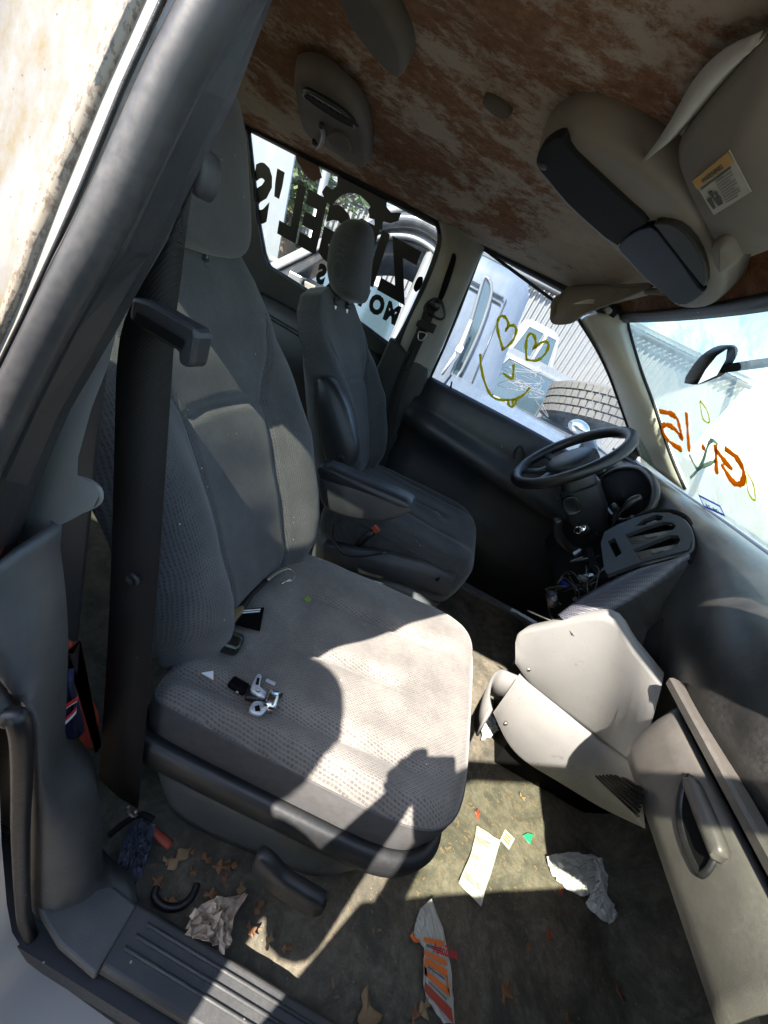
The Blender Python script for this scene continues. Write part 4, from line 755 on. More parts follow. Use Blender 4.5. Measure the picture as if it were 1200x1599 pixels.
# ================================================================ SEATS
def supx(a):
    c, s = math.cos(a), math.sin(a); n = 5.5 if c > 0 else 5.5+9*min(1, -c*2); return math.copysign(abs(c)**(2/n), c), math.copysign(abs(s)**(2/n), s)
def sup(a, n): c, s = math.cos(a), math.sin(a); return math.copysign(abs(c)**(2/n), c), math.copysign(abs(s)**(2/n), s)
def tab(T, x):
    for (a, b), (c, d) in zip(T, T[1:]):
        if x <= c: return lerp(b, d, max(0, (x-a)/(c-a)))
    return T[-1][1]
def seat(name, label, yc, m, dx, dz, cloth, clothb, bol, shear, detail):
    """m = +1: the aisle is on the +Y side"""
    R_ = thing(name, label, 'car seat', (.2+dx, yc, 0))
    NP = 96
    def pt(a, k, z):
        c, s = supx(a); x = .238+.298*c*k; y = (.272+.012*c)*s*k*(1.0)
        return x, y
    def ztop(x, y):
        z = .432+dz+.02*(x-.1)-.10*max(0, x-.42)**1.5-.16*abs(y)**2.2
        for y0, sl in ((-.205, .03), (-.055, .06), (.10, .05)):
            d = (y*m-(y0+sl*(x-.2))); z -= .015*math.exp(-(d/.010)**2)*sst(.52, .36, x); z += .006*math.exp(-((d-.03)/.025)**2)*sst(.52, .36, x)
        yy = y*m; z += .012*sst(.10, .17, yy)+.014*sst(-.21, -.26, yy)*1
        z += .003*math.sin(14*x+2)*math.sin(11*y+.5)+.0015*math.sin(40*x+20*y)
        return z
    def world(x, y, z): return Vector((x+dx, yc+y+shear*(x-.25), z))
    prof = [(.955, .255), (.985, .30), (1.0, .345), (1.0, .372), (.992, .392), (.975, .406), (.95, .415)]
    rings = []
    A_ = [2*math.pi*i/NP for i in range(NP)]
    for k, z in prof:
        r = []
        for a in A_:
            x, y = pt(a, k, z); zz = min(z+dz, ztop(x, y)-.004*(1-k)) if z > .36 else z+dz*.5; r.append(world(x, y, zz))
        rings.append(r)
    nk = 34
    for i in range(1, nk):
        k = .93*(1-i/nk)**.9
        r = []
        for a in A_:
            x, y = pt(a, k, 0); r.append(world(x, y, ztop(x, y)-.006*max(0, (k-.8)/.13)**2))
        rings.append(r)
    ns_ = 5
    V, F = loft(rings[ns_-1:]); mk('cushion', V, F[:-2]+F[-1:], cloth, R_)
    V, F = loft(rings[:ns_]); mk('cushion_side', V, F[:-2]+F[-2:-1], detail['side'], R_)
    mk('cushion_welt', *tube([p+Vector((0, 0, .001)) for p in rings[ns_-1]], .0022, 6, closed=True), detail['side'], R_)
    # moulded trim along the outer side, wrapping the front corner
    path = [a for a in [math.radians(v) for v in range(-172, 4, 4)]]
    def tr(o, z, shr=1.0):
        L_ = []
        for a in path:
            c, s = supx(a); f = sst(math.radians(2), math.radians(-32), a)
            oo = o*f-.015*(1-f)
            L_.append(world(.238+(.298+oo*.8)*c, (.272+.012*c+oo)*s, z+dz*.4-.03*(1-f)*0))
        return L_
    flip = (lambda L_: [Vector((p.x, 2*yc-p.y+2*shear*(p.x-dx-.25), p.z)) for p in L_]) if m < 0 else (lambda L_: L_)
    tl = [flip(tr(o, z)) for o, z in ((-.006, .300), (.008, .304), (.015, .300), (.019, .290), (.018, .264), (.014, .240), (.004, .232))]
    mk('side_trim', *bands(*tl), 'dark_trim', R_, solid=.003)
    # pedestal skirt
    rings = []
    for k, z in ((.97, .27), (.985, .22), (.95, .14), (.90, .06), (.86, .004)):
        rings.append([world(.225+.29*k*sup(a, 4.5)[0], .285*k*sup(a, 4.5)[1], z) for a in A_])
    mk('pedestal_skirt', *loft(rings), 'skirt_plastic', R_)
    # backrest
    rb = math.radians(29); U = Vector((-math.sin(rb), 0, math.cos(rb))); Nn = Vector((math.cos(rb), 0, math.sin(rb))); O = Vector((-.015+dx, yc, .435+dz))
    ks = detail['ks']; W = [(-.06, .20), (0, .235), (.06, .258), (.15, .272), (.25, .272), (.35, .280), (.45, .286), (.54, .278), (.61, .252), (.66, .205), (.69, .12), (.698, .02)]
    rings = []; ns = 96; nf = 89
    for i in range(ns+1):
        s = -.06+.758*(i/ns)
        s0 = s; wv = tab(W, s); th = tab([(-.06, .11), (.2, .13), (.5, .10), (.65, .07), (.70, .02)], s)
        n0 = .012*math.sin(math.pi*max(0, min(1, s/.5)))-.02*sst(.45, .66, s)-.035*sst(.06, -.06, s); bh = tab([(-.06, .03), (.1, .062), (.3, .058), (.42, .03), (.5, .008), (.7, 0)], s)
        r = []
        for j in range(nf):
            q = -1+2*j/(nf-1); t = q*wv; a = abs(q)
            n = n0+bh*math.exp(-((a-.72)/.21)**2)-.055*max(0, (a-.80)/.2)**2.2
            sm_ = .42+.36*sst(.38, .56, s)
            n -= .010*math.exp(-((a-sm_)/.022)**2)*sst(.56, .46, s)
            ar = .392-.85*t*t; n -= .006*math.exp(-((s-ar)/.007)**2)*sst(.47, .39, a)
            n += .002*math.sin(9*t+30*s)*math.sin(17*s)
            r.append(O+U*(s*ks)+Nn*n+Vector((0, t, 0)))
        for j in range(nf-2, 0, -8):
            q = -1+2*j/(nf-1); r.append(O+U*(s*ks)-Nn*(th*(1-.3*q*q))+Vector((0, q*wv*.97, 0)))
        rings.append(r)
    BK_ = mk('backrest', *loft(rings), clothb, R_)
    for sg in (0, 1):
        mk('seam_piping', *tube([min((r[j] for j in (range(nf//2, nf-6) if sg else range(6, nf//2))), key=lambda p, c=k: abs(abs(p.y-yc)-(.42+.36*sst(.38, .56, sv))*wv_))-Nn*.0005 for k, (r, sv, wv_) in enumerate([(rings[i], -.06+.758*(i/ns), tab(W, -.06+.758*(i/ns))) for i in range(8, 78, 3)])], .0014, 6), 'black_cloth', BK_)
    def arch_n(t):
        i = min(range(ns+1), key=lambda q: abs(-.06+.758*q/ns-(.392-.85*t*t))); j = round((t/tab(W, -.06+.758*i/ns)+1)/2*(nf-1)); return rings[i][j]
    mk('seam_piping', *tube([arch_n(-.11+.22*q/14)-Nn*.0005 for q in range(15)], .0009, 6), 'side_cloth', BK_)
    # headrest on two posts
    hc = Vector((-.372+dx+detail['hx'], yc, detail['hz']+dz)); tu = Vector((-.28, 0, .96)).normalized(); tn = Vector((.96, 0, .28)).normalized()
    rings = []
    for i in range(25):
        ph = -math.pi/2+math.pi*i/24; rr = math.cos(ph)**.55 if 0 < i < 24 else .03; zz = math.copysign(abs(math.sin(ph))**.8, ph)*.115
        wv = detail['hw']-.02*(zz/.115)
        rings.append([hc+tu*zz+tn*(.062*rr*sup(a, 2.4)[1]+.02*(zz/.115)**2)+Vector((0, wv*rr*sup(a, 2.8)[0], 0)) for a in (2*math.pi*k/40 for k in range(40))])
    HR = mk('headrest', *loft(rings), detail['head'], R_)
    for s_ in (-1, 1): mk('headrest_post', *tube([hc-tu*.09-tn*.01+Vector((0, s_*.06, 0)), hc-tu*.20-tn*.03+Vector((.0, s_*.06, 0))], .006, 8), 'steel', R_)
    for s_ in (-1, 1): mk('post_collar', *tube([hc-tu*.117-tn*.015+Vector((0, s_*.06, 0)), hc-tu*.135-tn*.018+Vector((.0, s_*.06, 0))], .012, 10), 'charcoal_panel', R_)
    return R_
PSEAT = seat('passenger_seat', 'grey woven cloth front passenger seat partly lit by the sun', -.40, 1, 0, 0, 'seat_cloth', 'seat_cloth_shaded', 'bolster_cloth', .10, {'head': 'bolster_cloth', 'side': 'side_cloth', 'hz': 1.118, 'ks': 1.06, 'hw': .135, 'hx': 0.0})
lever = smoothpoly([(0.2311,-0.7380,0.2657),(0.2403,-0.7380,0.2112),(0.2793,-0.7380,0.1882),(0.3231,-0.7380,0.1835),(0.3724,-0.7380,0.1909),(0.3730,-0.7380,0.2310),(0.3630,-0.7380,0.2471),(0.2957,-0.7380,0.2476),(0.2654,-0.7380,0.2650),(0.2447,-0.7380,0.2727)], 2)
mk('recline_lever', *puff(lever, (0, -1, 0), [(0, -.012), (0, .004), (.004, .008)]), 'dark_trim', PSEAT)
def armrest(pxs, R_, w, matp):
    P_ = [V3(p) for p in pxs]; return P_
arm = smoothpoly([(-0.0777,-0.1250,0.6500),(-0.0038,-0.1250,0.6595),(0.0878,-0.1250,0.6695),(0.1640,-0.1250,0.6773),(0.1903,-0.1250,0.6701),(0.1859,-0.1250,0.6485),(0.1410,-0.1250,0.5973),(0.0772,-0.1250,0.5627),(0.0039,-0.1250,0.5449),(-0.0431,-0.1250,0.5610)], 3)
AR = mk('armrest', *puff(arm, (0, 1, 0), [(.010, -.006), (0, .004), (0, .058), (.010, .07)]), 'charcoal_panel', PSEAT)
armt = smoothpoly([(-0.0781,-0.1280,0.6547),(0.0045,-0.1280,0.6653),(0.0866,-0.1280,0.6741),(0.1624,-0.1280,0.6818),(0.1872,-0.1280,0.6738),(0.1736,-0.1280,0.6594),(0.0979,-0.1280,0.6498),(0.0171,-0.1280,0.6358),(-0.0639,-0.1280,0.6181)], 2)
mk('armrest_pad', *puff(armt, (0, 1, 0), [(.006, -.006), (0, .002), (0, .066), (.006, .074)]), 'dark_trim', AR)
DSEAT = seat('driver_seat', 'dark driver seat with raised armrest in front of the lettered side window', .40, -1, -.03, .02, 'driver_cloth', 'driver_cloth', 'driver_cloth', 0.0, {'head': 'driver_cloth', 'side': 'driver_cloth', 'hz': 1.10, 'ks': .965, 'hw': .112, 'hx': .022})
arm2 = smoothpoly([(-0.2474,0.1000,0.7781),(-0.2404,0.1000,0.8062),(-0.2067,0.1000,0.8105),(-0.1499,0.1000,0.7747),(-0.0958,0.1000,0.7160),(-0.0548,0.1000,0.6582),(-0.0422,0.1000,0.6128),(-0.0533,0.1000,0.5722),(-0.0932,0.1000,0.5522),(-0.1507,0.1000,0.5940),(-0.2092,0.1000,0.6902)], 3)
AR2 = mk('armrest', *puff(arm2, (0, 1, 0), [(.014, -.012), (0, .004), (0, .05), (.012, .06)]), 'dark_trim', DSEAT)
pv = V3((-0.0797,0.0900,0.6047)); mk('armrest_pivot', *puff([pv+Vector((.012*math.cos(a), 0, .016*math.sin(a))) for a in (2*math.pi*i/16 for i in range(16))], (0, -1, 0), [(0, 0), (0, .004), (.003, .006)]), 'black_plastic', AR2)
# aisle-side cover of the driver's seat base, with a keyhole slot and the red seat-belt release
sbp = [(-0.0223,0.1050,0.2736),(0.0570,0.1050,0.3060),(0.1837,0.1050,0.3696),(0.3159,0.1050,0.4080),(0.4394,0.1050,0.4181),(0.4566,0.1050,0.3425),(0.3660,0.1050,0.3116),(0.2317,0.1050,0.2678),(0.0923,0.1050,0.2223),(0.0073,0.1050,0.1983)]
mk('base_cover', *puff(sbp, (0, 1, 0), [(.004, -.006), (0, 0), (0, .04)]), 'charcoal_panel', DSEAT)
kh = V3((0.3882,0.0960,0.3778)); mk('keyhole_slot', *tube([kh, kh+Vector((.004, 0, .014))], [.006, .003], 8), 'black_void', DSEAT)
mk('release_button', *box((0.1210,0.1000,0.4372), (.028, .02, .012), frame((0, -1, 0), (.4, 0, .9)).to_3x3()), 'red_strip', DSEAT, smooth=False, bev=.003)
mk('buckle_stalk', *tube([(0.0907,0.1200,0.3367), (0.1186,0.1120,0.4236)], .012, 8), 'black_plastic', DSEAT)
lc = [(-0.0191,0.1000,0.3819),(0.0004,0.1000,0.3212),(0.0533,0.1000,0.2883),(0.1106,0.1000,0.3072),(0.1934,0.1000,0.3790)]
mk('slide_lever', *tube(catmull(lc, 4), .006, 8), 'dark_trim', DSEAT)

# ================================================================ SEAT BELTS
B1 = thing('seat_belt', 'dark passenger seat belt hanging down in front of the door pillar', 'seat belt', (-.02, -.74, .2))
bl = [(-0.0783,-0.7350,1.0813),(-0.0906,-0.7350,1.0445),(-0.1064,-0.7350,1.0073),(-0.1195,-0.7350,0.9703),(-0.1223,-0.7350,0.9286),(-0.1152,-0.7350,0.8446),(-0.1006,-0.7350,0.6739),(-0.0873,-0.7350,0.4780),(-0.0725,-0.7350,0.1985)]; br_ = [(-0.0898,-0.7200,1.0858),(-0.0894,-0.7200,1.0599),(-0.0866,-0.7200,1.0231),(-0.0844,-0.7200,0.9871),(-0.0781,-0.7200,0.9306),(-0.0713,-0.7200,0.8720),(-0.0544,-0.7200,0.7258),(-0.0347,-0.7200,0.5324),(0.0038,-0.7200,0.1314)]
bl = catmull(bl, 4); br_ = catmull(br_, 4)
mk('webbing', *bands(bl, [a.lerp(b, .5)+Vector((.003, -.004, 0)) for a, b in zip(bl, br_)], br_), 'belt_web', B1, solid=.002)
rv = V3((-0.0702,-0.7370,0.6917)); mk('belt_button', *puff([rv+Vector((.009*math.cos(a), 0, .009*math.sin(a))) for a in (2*math.pi*i/20 for i in range(20))], (.2, -1, .1), [(0, -.002), (0, .003), (.002, .004), (.004, .002)]), 'dark_trim', B1)
lpo = [(-0.0931,-0.7600,0.9989),(-0.0779,-0.7600,1.0018),(-0.0502,-0.7600,1.0008),(-0.0353,-0.7600,1.0008),(-0.0326,-0.7600,0.9942),(-0.0323,-0.7600,0.9717),(-0.0374,-0.7600,0.9677),(-0.0446,-0.7600,0.9679),(-0.0471,-0.7600,0.9772),(-0.0631,-0.7600,0.9765),(-0.0935,-0.7600,0.9803)]
LP = mk('belt_guide', *prism(lpo, (.0, .02, 0)), 'dark_trim', B1, smooth=False, bev=.005)
mk('guide_slot', *prism([(-0.0841,-0.7620,0.9903),(-0.0519,-0.7620,0.9892),(-0.0412,-0.7620,0.9881),(-0.0421,-0.7620,0.9811),(-0.0551,-0.7620,0.9817),(-0.0859,-0.7620,0.9826)], (0, -.001, 0)), 'black_void', LP, smooth=False)
ak = V3((-0.1014,-0.7000,1.0975)); mk('belt_anchor', *puff([ak+Vector((.009*math.cos(a), 0, .017*math.sin(a))) for a in (2*math.pi*i/24 for i in range(24))], (.2, -1, 0), [(0, -.02), (0, 0), (.002, .005), (.005, .007)]), 'charcoal_panel', B1)
hk = V3((0.0031,-0.7350,0.1507)); mk('belt_hook', *tube(catmull([hk+Vector(d) for d in ((-.010, 0, .012), (-.008, 0, -.006), (0, 0, -.013), (.008, 0, -.006), (.006, 0, .012))], 4), .0026, 8), 'steel', B1)
B2 = thing('seat_belt', 'black driver seat belt with buckle tongue on the far door pillar', 'seat belt', (-.1, .72, .5))
dbl = catmull([(-0.1215,0.6815,1.1417),(-0.1148,0.6998,1.0453),(-0.1171,0.7259,0.9080),(-0.1059,0.7350,0.7642),(-0.0636,0.7350,0.5569),(-0.0134,0.7350,0.3670)], 4)
mk('webbing', *bands([p+Vector((-.022, 0, -.008)) for p in dbl], [p+Vector((.022, 0, .008)) for p in dbl]), 'belt_web', B2, solid=.002)
tp = V3((-0.0942,0.6789,1.1290))
mk('anchor_loop', *tube(catmull([(-0.1368,0.6790,1.1018),(-0.1386,0.6746,1.1253),(-0.1177,0.6699,1.1502),(-0.0855,0.6695,1.1522),(-0.0516,0.6766,1.1148),(-0.0660,0.6802,1.0961),(-0.1062,0.6796,1.0989)], 4, True), .005, 8, closed=True), 'black_plastic', B2)
mk('anchor_bolt', *puff(smoothpoly([(-0.1251,0.6742,1.1271),(-0.1121,0.6702,1.1486),(-0.0877,0.6704,1.1473),(-0.0815,0.6745,1.1260),(-0.0977,0.6773,1.1108)], 3), (0, -1, 0), [(0, 0), (0, .012), (.003, .016)]), 'black_plastic', B2)
mk('belt_buckle', *prism([(-0.1453,0.6926,1.0569),(-0.1226,0.6899,1.0712),(-0.0625,0.6896,1.0728),(-0.0619,0.6960,1.0387),(-0.1236,0.6973,1.0324),(-0.1451,0.6966,1.0356)], (0, -.018, 0)), 'black_plastic', B2, smooth=False, bev=.004)
mk('belt_tongue', *tube(catmull([(-0.1200,0.6845,1.0203),(-0.1138,0.6890,0.9969),(-0.0955,0.6891,0.9965),(-0.0881,0.6834,1.0262)], 3, True), .0028, 6, closed=True), 'steel', B2)
mk('belt_slider', *tube(catmull([(-0.1287,0.7165,0.9309),(-0.1332,0.7269,0.8763),(-0.1134,0.7300,0.8565),(-0.0998,0.7275,0.8730)], 4), .0035, 6), 'black_plastic', B2)

# ================================================================ ROOF FITTINGS
OC = thing('overhead_console', 'long taupe overhead console with black tray and glossy display on the ceiling', 'overhead console', (.3, .03, 1.4))
Zc = 1.385
oc = smoothpoly([(0.0822,-0.1689,1.3720),(0.0858,-0.2141,1.3720),(0.0979,-0.2509,1.3720),(0.1137,-0.2836,1.3720),(0.1302,-0.3032,1.3720),(0.1527,-0.3118,1.3720),(0.1820,-0.3157,1.3720),(0.2209,-0.3086,1.3720),(0.2688,-0.2897,1.3720),(0.3124,-0.2649,1.3720),(0.3587,-0.2269,1.3720),(0.4090,-0.1811,1.3720),(0.4622,-0.1195,1.3720),(0.5136,-0.0373,1.3720),(0.5517,0.0499,1.3720),(0.5673,0.1297,1.3720),(0.5585,0.1937,1.3720),(0.5252,0.2172,1.3720),(0.4742,0.1796,1.3720),(0.4186,0.1513,1.3720),(0.3133,0.0622,1.3720),(0.2326,0.0018,1.3720),(0.1609,-0.0518,1.3720),(0.1125,-0.1077,1.3720),(0.0886,-0.1394,1.3720)], 2)
mk('shell', *puff(oc, (0, 0, -1), [(-.010, -.045), (-.005, -.02), (0, -.006), (.004, .002), (.012, .006), (.03, .008)]), 'console_shell', OC)
tr_ = smoothpoly([(0.0876,-0.2050,1.3600),(0.0908,-0.2468,1.3600),(0.1020,-0.2807,1.3600),(0.1156,-0.3021,1.3600),(0.1226,-0.2892,1.3600),(0.1422,-0.2734,1.3600),(0.2027,-0.2364,1.3600),(0.2555,-0.2050,1.3600),(0.2995,-0.1750,1.3600),(0.2928,-0.1133,1.3600),(0.2972,-0.0167,1.3600),(0.2274,-0.0508,1.3600),(0.1616,-0.1015,1.3600),(0.1157,-0.1540,1.3600),(0.0940,-0.1785,1.3600)], 2)
mk('tray', *prism(off(tr_, (0, 0, .010)), (0, 0, -.0125)), 'black_cloth', OC, smooth=False, bev=.002)
dsp = smoothpoly([(0.2997,-0.0219,1.3580),(0.2945,-0.1040,1.3580),(0.3070,-0.1804,1.3580),(0.3453,-0.1535,1.3580),(0.4095,-0.0943,1.3580),(0.4757,-0.0263,1.3580),(0.4953,-0.0118,1.3580),(0.5107,0.0407,1.3580),(0.5222,0.1205,1.3580),(0.5032,0.1465,1.3580),(0.4566,0.1142,1.3580),(0.4014,0.0811,1.3580),(0.3287,0.0121,1.3580)], 2)
mk('display', *prism(off(dsp, (0, 0, .010)), (0, 0, -.014)), 'gloss_black', OC, smooth=False, bev=.003)
ln = smoothpoly([(0.3070,-0.1894,1.3580),(0.3242,-0.2155,1.3580),(0.3557,-0.2088,1.3580),(0.4035,-0.1649,1.3580),(0.4522,-0.0977,1.3580),(0.4839,-0.0324,1.3580),(0.4401,-0.0673,1.3580),(0.3729,-0.1278,1.3580),(0.3198,-0.1769,1.3580)], 2)
mk('lamp_lens', *prism(off(ln, (0, 0, .010)), (0, 0, -.0125)), 'smoke_lens', OC, smooth=False, bev=.003)
tb = V3((0.1023,-0.2137,1.3520)); mk('tray_button', *puff([tb+Vector((.008*math.cos(a), .008*math.sin(a), 0)) for a in (2*math.pi*i/16 for i in range(16))], (0, 0, -1), [(0, 0), (0, .003), (.003, .004)]), 'charcoal_panel', OC)
V1 = thing('sun_visor', 'taupe passenger sun visor with airbag warning label folded against the ceiling', 'sun visor', (.35, -.3, 1.38), 'sun visors')
vz = smoothpoly([(0.2465,-0.3897,1.3720),(0.2535,-0.3613,1.3720),(0.2732,-0.3262,1.3720),(0.3090,-0.2831,1.3720),(0.3621,-0.2276,1.3720),(0.4068,-0.1875,1.3720),(0.4289,-0.1903,1.3720),(0.4515,-0.1989,1.3720),(0.4665,-0.2326,1.3720),(0.4565,-0.3555,1.3720),(0.3625,-0.5028,1.3720),(0.2657,-0.5807,1.3720),(0.2443,-0.5510,1.3720),(0.2421,-0.5109,1.3720),(0.2428,-0.4550,1.3720)], 3)
mk('board', *puff(vz, (0, 0, -1), [(.006, -.016), (0, -.008), (.002, 0), (.01, .006)]), 'visor_cloth', V1)
vk = smoothpoly([(0.4012,-0.2022,1.3700),(0.4170,-0.1770,1.3700),(0.4476,-0.1430,1.3700),(0.4632,-0.1508,1.3700),(0.4524,-0.1969,1.3700),(0.4373,-0.2151,1.3700),(0.4105,-0.2405,1.3700),(0.3968,-0.2319,1.3700)], 3)
mk('visor_clip', *puff(vk, (0, 0, -1), [(0, -.012), (0, .008), (.004, .016), (.010, .02)]), 'visor_cloth', V1)
lq = [V3(p) for p in [(0.2956,-0.3340,1.3655),(0.2963,-0.4166,1.3655),(0.3568,-0.3657,1.3655),(0.3577,-0.2763,1.3655)]]
LBL = mk('warning_label', *prism(lq, (0, 0, -.001)), 'paper', V1, smooth=False)
ex, ey = lq[1]-lq[0], lq[3]-lq[0]
def lpt(u, v): return lq[0]+ex*u+ey*v+Vector((0, 0, -.0022))
mk('label_header', *prism([lpt(0, 0), lpt(1, 0), lpt(1, .22), lpt(0, .22)], (0, 0, -.0005)), 'label_orange', LBL, smooth=False)
tv, tf = text2d('WARNING', .02, .0006); mk('label_text', [lpt(.22+v.x*6.0, .19-v.y*7.0)+Vector((0, 0, -.0012)) for v in tv], tf, 'ink', LBL, smooth=False)
for k in range(9): mk('label_text_line', *prism([lpt(.48, .34+.065*k), lpt(.90-.1*(k % 3 == 2), .34+.065*k), lpt(.90-.1*(k % 3 == 2), .365+.065*k), lpt(.48, .365+.065*k)], (0, 0, -.0004)), 'ink_grey', LBL, smooth=False)
mk('label_text_line', *prism([lpt(.08, .25), lpt(.92, .25), lpt(.92, .29), lpt(.08, .29)], (0, 0, -.0004)), 'ink', LBL, smooth=False)
for u0, v0, u1, v1 in ((.08, .55, .2, .85), (.2, .42, .3, .6), (.24, .62, .42, .85), (.32, .5, .4, .66)):
    mk('label_pictogram', *prism([lpt(u0, v0), lpt(u1, v0+.03), lpt(u1-.02, v1), lpt(u0+.03, v1)], (0, 0, -.0004)), 'ink', LBL, smooth=False)
fa = catmull([(0.2302,-0.3015,1.3780),(0.2387,-0.3388,1.3780),(0.2430,-0.3764,1.3780),(0.2440,-0.4174,1.3780),(0.2439,-0.4612,1.3780),(0.2436,-0.5000,1.3780),(0.2443,-0.5414,1.3780)], 3); fb = catmull([(0.2278,-0.3312,1.3660),(0.2273,-0.3689,1.3660),(0.2249,-0.4044,1.3660),(0.2220,-0.4373,1.3660),(0.2172,-0.4875,1.3660),(0.2222,-0.5271,1.3660),(0.2376,-0.5567,1.3660)], 3)
mk('peeled_edge', *bands(fa, [a.lerp(b, .5)+Vector((0, 0, -.008)) for a, b in zip(fa, fb)], fb), 'visor_pale', V1, solid=.003)
V2 = thing('sun_visor', 'taupe driver sun visor tilted down at the windshield corner', 'sun visor', (.4, .45, 1.37), 'sun visors')
dv = [(0.2970,0.6300,1.2821),(0.2811,0.6300,1.3132),(0.2948,0.6300,1.3455),(0.3163,0.6300,1.3764)]+[(0.4032,0.4000,1.3854)]+[(0.4575,0.2350,1.3885),(0.4559,0.2350,1.3768)]+[(0.4198,0.3600,1.3354)]+[(0.3843,0.4600,1.3002)]+[(0.3751,0.5600,1.2718)]+[(0.3360,0.6200,1.2532),(0.3117,0.6200,1.2583)]
V, F = puff(smoothpoly(dv, 3), (-.45, -.45, -.77), [(.006, -.014), (0, -.008), (0, 0), (.006, .005)])
mk('board', V, F, 'visor_cloth', V2)
dl_ = [V3(p)+Vector((-.008, -.008, -.012)) for p in [(0.3366,0.4500,1.3158),(0.3709,0.4500,1.3463),(0.4223,0.4500,1.3669),(0.4121,0.4500,1.3509)]]
mk('visor_label', *prism(dl_, (-.0004, -.0004, -.0004)), 'paper', V2, smooth=False)
mk('visor_pivot', *tube([(0.4575,0.2500,1.3732), (0.4868,0.2000,1.3778)], .008, 8), 'visor_cloth', V2)
mk('visor_pivot', *tube([(0.4212,0.4400,1.3346), (0.4442,0.4600,1.3330)], .009, 8), 'visor_cloth', V2)
VP = thing('ceiling_vent', 'taupe ceiling air vent with a coat hook above the lettered window', 'ceiling vent', (-.55, .4, 1.38))
vpo = smoothpoly([(-0.4875,0.0140,1.3720),(-0.4360,-0.0410,1.3720),(-0.3864,-0.0633,1.3720),(-0.3516,-0.0409,1.3720),(-0.3314,0.0042,1.3720),(-0.3405,0.1022,1.3720),(-0.3848,0.2694,1.3720),(-0.4393,0.4115,1.3720),(-0.5044,0.4262,1.3720),(-0.5714,0.4011,1.3720),(-0.6254,0.3892,1.3720),(-0.6111,0.2941,1.3720),(-0.5468,0.1397,1.3720)], 3)
mk('panel', *puff(vpo, (0, 0, -1), [(-.004, -.03), (0, -.006), (.006, .004), (.014, .006)]), 'vent_shell', VP)
mk('vent_opening', *puff(smoothpoly([(-0.4688,0.0297,1.3620),(-0.4421,-0.0036,1.3620),(-0.3980,-0.0030,1.3620),(-0.3570,0.0128,1.3620),(-0.3429,0.0484,1.3620),(-0.3555,0.0746,1.3620),(-0.4067,0.0749,1.3620),(-0.4539,0.0526,1.3620)], 3), (0, 0, -1), [(0, -.004), (0, .0045), (.004, .0045), (.006, .001)]), 'dark_trim', VP)
for k in range(9):
    a = V3((-0.4469,0.0053,1.3575)).lerp(V3((-0.3432,0.0347,1.3575)), k/8); mk('vent_fin', *tube([a, a+Vector((.012, .010, 0))], .0025, 6), 'black_plastic', VP)
mk('lamp', *puff(smoothpoly([(-0.4947,0.2404,1.3640),(-0.4424,0.1761,1.3640),(-0.4177,0.1852,1.3640),(-0.4254,0.2446,1.3640),(-0.4623,0.3231,1.3640),(-0.5075,0.3360,1.3640),(-0.5168,0.3007,1.3640)], 3), (0, 0, -1), [(0, -.004), (0, .003), (.006, .004)]), 'vent_shell', VP)
mk('coat_hook', *tube(catmull([(-0.4668,0.1387,1.3520),(-0.4901,0.2069,1.3520),(-0.5502,0.3152,1.3520),(-0.5834,0.3608,1.3520),(-0.5734,0.3219,1.3520)], 4), .007, 8), 'dark_trim', VP)
TG = thing('roof_pod', 'smooth taupe moulded pod on the ceiling behind the overhead console', 'ceiling panel', (-.3, -.2, 1.39))
tg = smoothpoly([(-0.2367,-0.3645,1.3860),(-0.2551,-0.2956,1.3860),(-0.2552,-0.2539,1.3860),(-0.2403,-0.2151,1.3860),(-0.2207,-0.1815,1.3860),(-0.1939,-0.1660,1.3860),(-0.1759,-0.1850,1.3860),(-0.1644,-0.2403,1.3860),(-0.1703,-0.2957,1.3860),(-0.1854,-0.3373,1.3860),(-0.1927,-0.3851,1.3860)], 3)
mk('pod_shell', *puff(tg, (0, 0, -1), [(-.006, -.03), (0, -.006), (.004, .002), (.010, .004)]), 'vent_shell', TG)
NT = thing('roof_notch', 'small taupe fitting in the peeling ceiling cloth behind the overhead console', 'ceiling panel', (-.05, 0, 1.4))
mk('notch_plate', *puff(smoothpoly([(-0.0363,-0.1780,1.3960),(-0.0208,-0.1844,1.3960),(0.0030,-0.1804,1.3960),(0.0119,-0.1678,1.3960),(-0.0023,-0.1561,1.3960),(-0.0244,-0.1623,1.3960)], 3), (0, 0, -1), [(-.002, -.02), (0, -.004), (.004, -.002)]), 'vent_shell', NT)
RM = thing('rear_view_mirror', 'black rear view mirror on an arm fixed to the windshield', 'mirror', (.66, .05, 1.26))
ma = [V3(p) for p in [(0.6548,0.1000,1.2211),(0.6461,0.1000,1.2535),(0.6446,0.1000,1.2912),(0.6534,0.1000,1.3126),(0.6635,0.1000,1.3252),(0.6735,0.1000,1.3276),(0.6861,0.1000,1.3137),(0.6918,0.1000,1.2904),(0.6932,0.1000,1.2644),(0.6783,0.1000,1.2420)]]
mk('housing', *puff(smoothpoly(ma, 2), (0, -1, 0), [(.010, -.10), (0, -.07), (0, -.02), (.006, 0)]), 'black_plastic', RM)
mg = [V3(p)+Vector((-.003, -.004, 0)) for p in [(0.6522,0.0950,1.2233),(0.6453,0.0950,1.2534),(0.6443,0.0950,1.2882),(0.6526,0.0950,1.3088),(0.6658,0.0950,1.2898),(0.6734,0.0950,1.2551)]]
mk('mirror_face', *prism(mg, (0, -.002, 0)), 'chrome', RM, smooth=False)
mk('arm', *tube([(0.6751,0.1000,1.2729), (0.7103,0.0850,1.2999), (0.7346,0.0750,1.3179), (0.7954,0.0500,1.3619)], [.010, .0105, .0105, .012], 12), 'black_cloth', RM)
